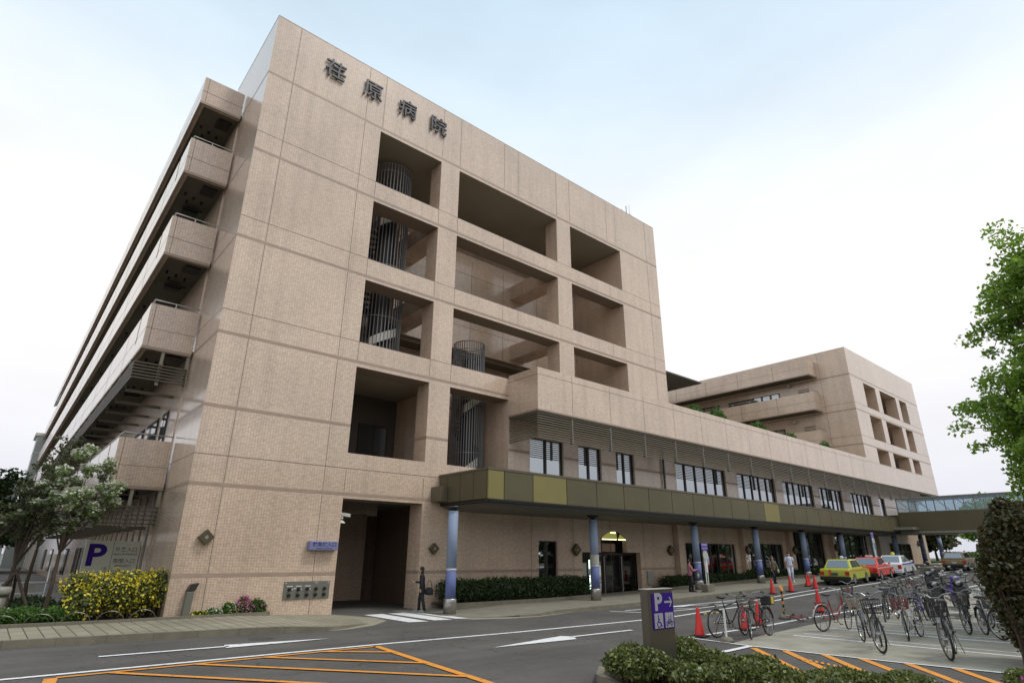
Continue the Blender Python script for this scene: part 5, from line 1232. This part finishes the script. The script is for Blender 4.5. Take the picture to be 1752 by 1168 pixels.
# ---------------- cars ----------------
def sedan(label, loc, rz, paint, modern=False, trim=None, plate=True, wagon=False):
    t = thing('parked_car' if trim is None else 'taxi', label, 'car' if trim is None else 'taxi', loc, rz, group=None if trim is None else 'taxis waiting by the kerb')
    def arch(cx, r=.35):
        return [(cx+r*math.cos(a), .30+r*math.sin(a)) for a in np.linspace(math.pi*.98, math.pi*.02, 11)]
    if modern: top = [(-2.33, .62), (-2.28, .92), (-2.1, 1.0), (-1.75, 1.02), (1.15, .98), (2.0, .84), (2.3, .68), (2.33, .3)]
    else: top = [(-2.32, .60), (-2.30, .88), (-2.25, .94), (-1.5, .97), (1.05, .95), (2.15, .84), (2.30, .78), (2.32, .3)]
    prof = [(-2.30, .28)]+top+arch(1.38)[::-1]+arch(-1.38)[::-1]
    b = MB(); k = len(prof); vs = []
    for yy, sc in ((-.85, 1.), (-.80, 1.), (.80, 1.), (.85, 1.)):
        pass
    sec = [(-.80, .985, 0), (-.85, 1.0, 0), (.85, 1.0, 0), (.80, .985, 0)]
    b.prism(prof, -.84, .84); body = b.build('body', paint, t, bevel=.045)
    for f in body.data.polygons: f.use_smooth = False
    MB().box(-2.25, 2.25, -.70, .70, .2, .32).build('underbody', BLACK, t)
    for cx in (-1.38, 1.38):
        MB().box(cx-.36, cx+.36, -.83, .83, .25, .62).build('wheel_well', BLACK, t)
        for s_ in (1, -1):
            T = Matrix.Translation((cx, .75*s_, .31)) @ Matrix.Rotation(-math.pi/2*s_, 4, 'X')
            w_ = MB().lathe([(.19, -.08), (.29, -.10), (.31, -.07), (.31, .07), (.29, .10), (.19, .09)], 26, M=T).build('wheel', BLACK, t, True)
            MB().lathe([(.02, .075), (.10, .085), (.19, .07), (.195, .095), (.18, .10)], 22, M=T).build('rim', STEEL, w_)
    zb = .96; zt = 1.46 if not modern else 1.47
    if modern: B = (-1.85, 1.15); Tt = (-1.05, .25)
    else: B = (-1.62, 1.05); Tt = (-1.18, .42)
    if wagon: B = (-2.2, 1.05); Tt = (-2.0, .4)
    c8 = [Vector(p) for p in ((B[0], -.80, zb-.02), (B[1], -.80, zb-.02), (B[1], .80, zb-.02), (B[0], .80, zb-.02), (Tt[0], -.62, zt), (Tt[1], -.62, zt), (Tt[1], .62, zt), (Tt[0], .62, zt))]
    b = MB().add(c8, [(0, 3, 2, 1), (4, 5, 6, 7), (0, 1, 5, 4), (1, 2, 6, 5), (2, 3, 7, 6), (3, 0, 4, 7)]); cabn = b.build('cabin', paint, t, bevel=.05)
    def pane(a, b_, c, d, u0, u1, v0, v1, nm):
        q = lambda u, v: (a.lerp(b_, u)).lerp(d.lerp(c, u), v)
        n = (b_-a).cross(d-a).normalized()
        P = [q(u0, v0), q(u1, v0), q(u1, v1), q(u0, v1)]
        m_ = MB().add([p+n*.002 for p in P]+[p+n*.012 for p in P], [(0, 3, 2, 1), (4, 5, 6, 7), (0, 1, 5, 4), (1, 2, 6, 5), (2, 3, 7, 6), (3, 0, 4, 7)])
        m_.build(nm, CARG, t)
    pane(c8[3], c8[0], c8[4], c8[7], .08, .92, .12, .90, 'rear_window'); pane(c8[1], c8[2], c8[6], c8[5], .06, .94, .10, .92, 'windscreen')
    for (a, b_, c, d) in ((c8[0], c8[1], c8[5], c8[4]), (c8[2], c8[3], c8[7], c8[6])):
        for u0, u1 in ((.10, .30), (.32, .56), (.60, .88)) if a == c8[0] else ((.12, .40), (.44, .68), (.70, .90)): pane(a, b_, c, d, u0, u1, .14, .88, 'side_window')
    MB().box(-2.40, -2.18, -.86, .86, .30, .52).build('bumper', paint if modern else BLACK, t, bevel=.04)
    MB().box(2.18, 2.40, -.86, .86, .30, .52).build('bumper', paint if modern else BLACK, t, bevel=.04)
    for s_ in (1, -1):
        MB().box(-2.345, -2.26, .60*s_, .83*s_, .60, .80 if not modern else .86).build('tail_light', LAMPR, t)
        MB().box(2.26, 2.335, .5*s_, .80*s_, .58, .72).build('headlight', CHR, t)
        MB().box(.85, .98, .86*s_, .99*s_, .98, 1.10).build('wing_mirror', paint, t, bevel=.02)
        for dx in (-.55, .35): MB().box(dx, dx+.12, .842*s_, .856*s_, .78, .81).build('door_handle', SAD, t)
    MB().box(-2.36, -2.325, -.18, .18, .58, .74).build('license_plate', mat('plate_green', (.06, .12, .08), .5) if trim else WHT, t)
    dj = MB()
    for dx in (-1.02, -.02, .98):
        for s_ in (1, -1): dj.box(dx, dx+.012, .838*s_, .8425*s_, .36, .93)
    dj.build('door_gap', BLACK, t)
    return t
CARG = mat('car_glass', (.28, .31, .33), .04, .75)
YG = mat('taxi_yellow_green', (.46, .48, .025), .32, coat=.6); TR = mat('taxi_red', (.70, .045, .02), .32, coat=.6); TW = mat('taxi_white', (.75, .76, .76), .3, coat=.6); GOLD = mat('car_beige', (.26, .20, .09), .35, .3)
def gpos(x, y): return (x, y, gz(x)+.01)
def pitch_on(t):
    x = t.location.x; t.rotation_euler.y = -math.atan2(gz(x+1.4)-gz(x-1.4), 2.8)
a = sedan('yellow green taxi with an orange stripe, nearest of the waiting taxis', gpos(42.3, 16.45), math.radians(6), YG, trim=1); pitch_on(a)
MB().box(-2.337, -2.31, .18, .32, .56, .90).build('stripe', mat('stripe_orange2', (.62, .10, .03), .4), a)
for s_ in (1, -1): MB().box(-2.2, 2.2, .841*s_, .845*s_, .80, .845).build('stripe', MATS['stripe_orange2'], a)
MB().sphere((-.3, 0, 1.56), .11, 8, 0, (1, 1.1, .95)).build('roof_lamp', mat('roof_lamp_white', (.6, .62, .72), .4), a, True)
a = sedan('red taxi with a pale stripe parked between the yellow and white taxis', gpos(47.7, 16.75), math.radians(6), TR, trim=1); pitch_on(a)
for s_ in (1, -1): MB().box(-2.2, 2.2, .841*s_, .845*s_, .78, .84).build('stripe', WHT, a)
MB().prism([(-.45, 1.46), (-.38, 1.60), (.0, 1.60), (.08, 1.46)], -.2, .2).build('roof_lamp', mat('roof_lamp_amber', (.50, .38, .28), .4), a, bevel=.03)
a = sedan('white taxi with blue stripes and a yellow roof lamp, farthest of the three', gpos(53.3, 17.0), math.radians(6), TW, modern=True, trim=1); pitch_on(a)
for s_ in (1, -1):
    MB().box(-2.0, 2.1, .841*s_, .846*s_, .84, .92).build('stripe', mat('stripe_blue', (.06, .06, .40), .4), a)
MB().sphere((-.3, 0, 1.58), .12, 8, 0, (1, 1.3, 1)).build('roof_lamp', mat('roof_lamp_yellow', (.62, .60, .05), .4), a, True)
a = sedan('beige brown parked car under the footbridge', gpos(64.6, 15.6), math.radians(4), GOLD, wagon=True); pitch_on(a)

# ---------------- people ----------------
def skin(name, V, E, Rr, m, parent, sub=1):
    me = bpy.data.meshes.new(name); me.from_pydata(V, E, []); o = bpy.data.objects.new(name, me); C.objects.link(o)
    md = o.modifiers.new('s', 'SKIN'); md.use_smooth_shade = True
    if not me.skin_vertices: 
        me.attributes.new('skin', 'FLOAT', 'POINT')
    sv = me.skin_vertices[0].data
    for i, r in enumerate(Rr): sv[i].radius = (r, r) if not isinstance(r, tuple) else r
    for i in range(len(Rr)): sv[i].use_root = (i == 0)
    s2 = o.modifiers.new('d', 'SUBSURF'); s2.levels = sub; s2.render_levels = sub
    bpy.context.view_layer.update()
    m2 = bpy.data.meshes.new_from_object(o.evaluated_get(bpy.context.evaluated_depsgraph_get()))
    bpy.data.objects.remove(o); m2.materials.clear(); m2.materials.append(m); m2.name = name
    o = bpy.data.objects.new(name, m2); C.objects.link(o); o.parent = parent; return o
def person(label, loc, rz, H, top, bottom, shoe, hair, coat_len=.0, arms=((.10, -.1), (-.05, .1)), stride=.14, hairlong=False, sleeve=True, head_tilt=0.0, lean=0.0):
    """forward is +X; arms = (elbow forward, wrist forward) for right and left"""
    t = thing('person', label, 'person', loc, rz); t.scale = (H/1.66,)*3
    le = lean
    V = [(0, 0, .93), (le*.3, 0, 1.06), (le*.6, 0, 1.24), (le, 0, 1.37), (le*1.1, 0, 1.44), (le*1.2+.01, 0, 1.49), (le*1.3+.02+head_tilt, 0, 1.585), (le*1.3+.115+head_tilt, 0, 1.545)]
    R = [(.13, .09), (.10, .08), (.11, .085), (.07, .06), .05, .056, (.084, .100), .014]; E = [(0, 1), (1, 2), (2, 3), (3, 4), (4, 5), (5, 6), (6, 7)]
    tops = {'V': [], 'R': []}
    AR = []
    for s_, (ef, wf) in zip((-1, 1), arms):
        i = len(V); up = wf > .25
        sh = (le, .165*s_, 1.37); el = (le+ef, .225*s_, 1.11); wr = (le+ef+wf*.6 if up else ef+wf, .21*s_ if not up else .12*s_, .88 if not up else 1.10+.25*(wf-.25)*2)
        V += [sh, el, wr]; R += [.038, .030, .025]; E += [(3, i), (i, i+1), (i+1, i+2)]
        d = (Vector(wr)-Vector(el)).normalized(); pm = Vector(wr)+d*.05
        V.append(tuple(pm)); R.append((.036, .018)); E.append((i+2, i+3)); AR.append((i, i+1, i+2))
        side = Vector((1, 0, 0)) if abs(d.z) > .6 else Vector((0, 0, 1))
        for f in range(4):
            off = side*(f-1.5)*.019; L_ = (.062, .075, .07, .055)[f]; j = len(V)
            V += [tuple(pm+d*.02+off), tuple(pm+d*(.02+L_*.6)+off+Vector((0, -.006*s_, 0))), tuple(pm+d*(.02+L_)+off+Vector((0, -.018*s_, 0)))]; R += [.0095, .009, .0075]; E += [(i+3, j), (j, j+1), (j+1, j+2)]
        j = len(V); V += [tuple(Vector(wr)+d*.02+side*.03), tuple(Vector(wr)+d*.065+side*.05)]; R += [.010, .008]; E += [(i+2, j), (j, j+1)]
    LG = []
    for s_, st in ((-1, stride), (1, -stride)):
        i = len(V); V += [(0, .085*s_, .88), (st*.75+.03, .09*s_, .49), (st*1.1-.03*(st < 0), .09*s_, .09), (st*1.1+.12, .10*s_, .035)]
        R += [.060, .042, .028, (.022, .018)]; E += [(0, i), (i, i+1), (i+1, i+2), (i+2, i+3)]; LG.append(i)
    skin('body', V, E, R, SKIN, t)
    # clothes: lofted garment with tapered sleeves and trouser legs
    def loft(mb, secs, n=18):
        vs = [(cx+rx_*math.cos(PI2*k/n), cy+ry_*math.sin(PI2*k/n), z) for cx, cy, z, rx_, ry_ in secs for k in range(n)]; q = len(secs)
        mb.add(vs, [(a*n+k, a*n+(k+1) % n, (a+1)*n+(k+1) % n, (a+1)*n+k) for a in range(q-1) for k in range(n)]+[tuple(range(n))[::-1], tuple((q-1)*n+k for k in range(n))])
    jl = .90-coat_len
    j_ = MB(); fl = .02 if coat_len > .1 else 0
    loft(j_, [(-.01, 0, jl, .125+fl, .172+fl), (0, 0, 1.0, .118, .160), (le*.4, 0, 1.12, .105, .143), (le*.7, 0, 1.26, .115, .165), (le, 0, 1.36, .10, .172), (le, 0, 1.405, .078, .120), (le*1.1, 0, 1.445, .056, .062), (le*1.1+.005, 0, 1.465, .050, .052)])
    for a, b_, c in AR:
        P = [Vector(V[a])+Vector((0, 0, -.03)), Vector(V[b_])]; Q = [.066, .052]
        if sleeve: P.append(Vector(V[c])); Q.append(.040)
        else: P[1] = P[0].lerp(P[1], .85); Q[1] = .060
        j_.tube(P, Q, 12); j_.sphere(P[0], .067, 7)
        if sleeve: j_.sphere(P[1], .052, 6)
    j_.build('jacket', top, t, True)
    j_ = MB(); loft(j_, [(0, 0, .78, .095, .135), (0, 0, .86, .112, .163), (0, 0, .98, .108, .150)])
    for i in LG:
        j_.tube([(0, V[i][1], .86), V[i+1], (V[i+2][0], V[i+2][1], V[i+2][2]-.02)], [.092, .068, .058], 12); j_.sphere(V[i+1], .068, 6)
    j_.build('trousers', bottom, t, True)
    for i in LG: MB().sphere((V[i+3][0]-.04, V[i+3][1], .045), .07, 7, 0, (2.4, .85, .85)).build('shoe', shoe, t, True)
    hx, hz_ = V[6][0], V[6][2]
    h_ = MB().sphere((hx-.046, 0, hz_+.046), .104, 9, 0, (.92, .92, .92))
    if hairlong: h_.sphere((hx-.055, 0, hz_-.06), .092, 8, 0, (.75, 1.0, 1.15))
    h_.build('hair', hair, t, True)
    for s_ in (1, -1):
        MB().sphere((hx+.082, .032*s_, hz_-.005), .010, 5).build('eye', BLACK, t); MB().sphere((hx-.0, .082*s_, hz_-.02), .02, 5, 0, (.8, .4, 1.3)).build('ear', SKIN, t, True)
    MB().sphere((hx+.079, 0, hz_-.062), .016, 5, 0, (.4, 1.2, .35)).build('mouth', mat('lip', (.35, .10, .09), .5), t)
    return t
DK = mat('cloth_black', (.018, .018, .024), .8); PK = mat('cloth_pink', (.42, .17, .22), .8, noise=.08, nscale=9); BR = mat('cloth_brown', (.13, .105, .075), .85, noise=.1, nscale=9); WC = mat('cloth_white', (.62, .64, .74), .7)
person('person in a long black coat with dark hair walking across the crossing', (13.38, 21.0, .015), math.radians(142), 1.60, DK, DK, mat('shoe_grey', (.25, .24, .22), .6), HAIR, .22, ((.10, .30), (-.02, .06)), .10, True, head_tilt=.03, lean=.03)
person('person in a pink jacket and black trousers standing at the bus stop pole', (29.25, 19.35, gz(29.25)+.13), math.radians(-35), 1.58, PK, DK, BLACK, HAIR, .05, ((.12, .40), (.12, .35)), .03)
person('person with light hair in a brown coat walking left of the nurse', (37.9, 19.0, gz(37.9)+.13), math.radians(-130), 1.55, BR, DK, BLACK, mat('hair_light', (.16, .11, .07), .6), .10, ((.06, .08), (.02, .06)), .12)
person('person in an all white short sleeved uniform walking towards the road', (39.0, 18.45, gz(39)+.13), math.radians(-150), 1.80, WC, WC, WC, HAIR, .04, ((.05, .02), (-.08, .05)), .13, sleeve=False)
def bag(label, loc, rz, m, s=1.):
    t = thing('shoulder_bag', label, 'bag', loc, rz); t.scale = (s, s, s)
    MB().sphere((0, 0, 0), .16, 8, 0, (1.0, .5, .85)).box(-.13, .13, -.05, .05, -.12, .05).build('bag_body', m, t, True)
    MB().tube([(-.1, 0, .1), (-.06, 0, .3), (0, 0, .36), (.06, 0, .3), (.1, 0, .1)], .010, 5).build('strap', m, t)
bag('beige bag hanging from the arm of the person in pink', (29.62, 19.1, gz(29.6)+.13+.80), .6, mat('bag_beige', (.36, .33, .20), .7))
bag('pale bag carried by the person in the brown coat', (38.05, 18.78, gz(38)+.13+.72), .6, mat('bag_pale', (.40, .40, .33), .7), .9)
bag('black bag behind the back of the person in the long black coat', (13.56, 20.78, .78), 2.2, DK, 1.1)
# ---------------- far surroundings ----------------
sheet('far_lawn', [(86, 8), (130, 14), (140, 40), (84, 30)], .12, mat('lawn', (.05, .10, .02), .9, noise=.3, nscale=3))
r_ = random.Random(77)
far_l = ['round dark green tree seen under the footbridge', 'light green tree seen under the footbridge beside the round dark one', 'tall tree far beyond the road at the right', 'green tree far behind the parked scooters', 'broad tree far beyond the evergreen bush', 'small far tree at the end of the road']
for i, (x, y, h_, w_, m) in enumerate(((92, 24.5, 6.0, 2.6, L_DARK), (97, 30, 7.6, 3.2, L_TREE), (112, 20, 9, 4, L_TREE), (104, 14, 7, 3.5, L_HEDGE), (98, 4, 8, 4, L_DARK), (125, 25, 10, 5, L_TREE))):
    limb_tree('roadside_tree', far_l[i], 'tree', (x, y, gz(x)), h_, .16, (0, 0, h_*.6, w_, w_, h_*.38), 5200, .34, m, 100+i, clump=w_*.42, group='trees beyond the footbridge')
hedge(86, 100, 20.2, 22.6, 1.7, 1.1, 5000, 120, 'long low green hedge beyond the parked beige car', L_GRASS, .16)
for i, (x, y, h_, w_) in enumerate(((-2.5, 46, 7.0, 2.2), (-6, 55, 8, 2.8), (.2, 62, 8.5, 2.4), (-9, 44, 6.5, 2.4))):
    limb_tree('background_tree', ['dark tree behind the low wall on the far left', 'taller dark tree farther back on the left', 'tree beside the far end of the ward wing', 'leftmost background tree behind the ramp handrail'][i], 'tree', (x, y, .05), h_, .14, (0, 0, h_*.6, w_, w_, h_*.36), 6000, .2, L_DARK if i != 2 else L_HEDGE, 130+i, clump=w_*.4, group='trees behind the left garden')
t = thing('distant_building', 'pale low building with dark window bands far behind the left trees', 'building', (-9, 82, 0))
MB().box(-12, 10.4, 0, 14, 0, 9.0).build('wall', mat('far_wall', (.46, .46, .44), .7, noise=.06, nscale=.5), t)
for z in (1.4, 4.6, 7.0):
    f = MB()
    for k in range(9): f.box(-11+k*2.4, -9.4+k*2.4, -.05, -.002, z, z+1.4)
    f.build('window', GLASSD, t)
MB().box(-12.3, 10.7, -.3, 14.3, 9.0, 9.35).build('roof', mat('far_roof', (.25, .10, .08), .7), t)

# ---- unseen behind the viewer: trees and a building added to close off low sky ----
t = thing('sky_blocker_building', 'unseen grey building added behind the viewer to close off low sky light', 'building', (10, -34, 0))
MB().box(-45, 60, -12, 0, 0, 13).build('wall', mat('sky_blocker_wall', (.22, .21, .19), .8, noise=.1, nscale=.4), t)
f = MB()
for z in (1.2, 4.4, 7.6, 10.4):
    for k in range(34): f.box(-43+k*3, -41.2+k*3, .002, .05, z, z+1.5)
f.build('window', GLASSD, t)
r_ = random.Random(9); bl = []
for k in range(110): bl.append((-40+k*2.5+r_.uniform(-.6, .6), -19+r_.uniform(-3, 3), r_.uniform(2.0, 7.0), 2.6, 2.4, 2.6))
v, f = leaves('w', [b[:3] for b in bl], [b[3:] for b in bl], 52000, .5, None, seed=77, shell=.5)
tag(leafmesh('roadside_wood', [(v, f, L_HEDGE)]), kind='stuff')
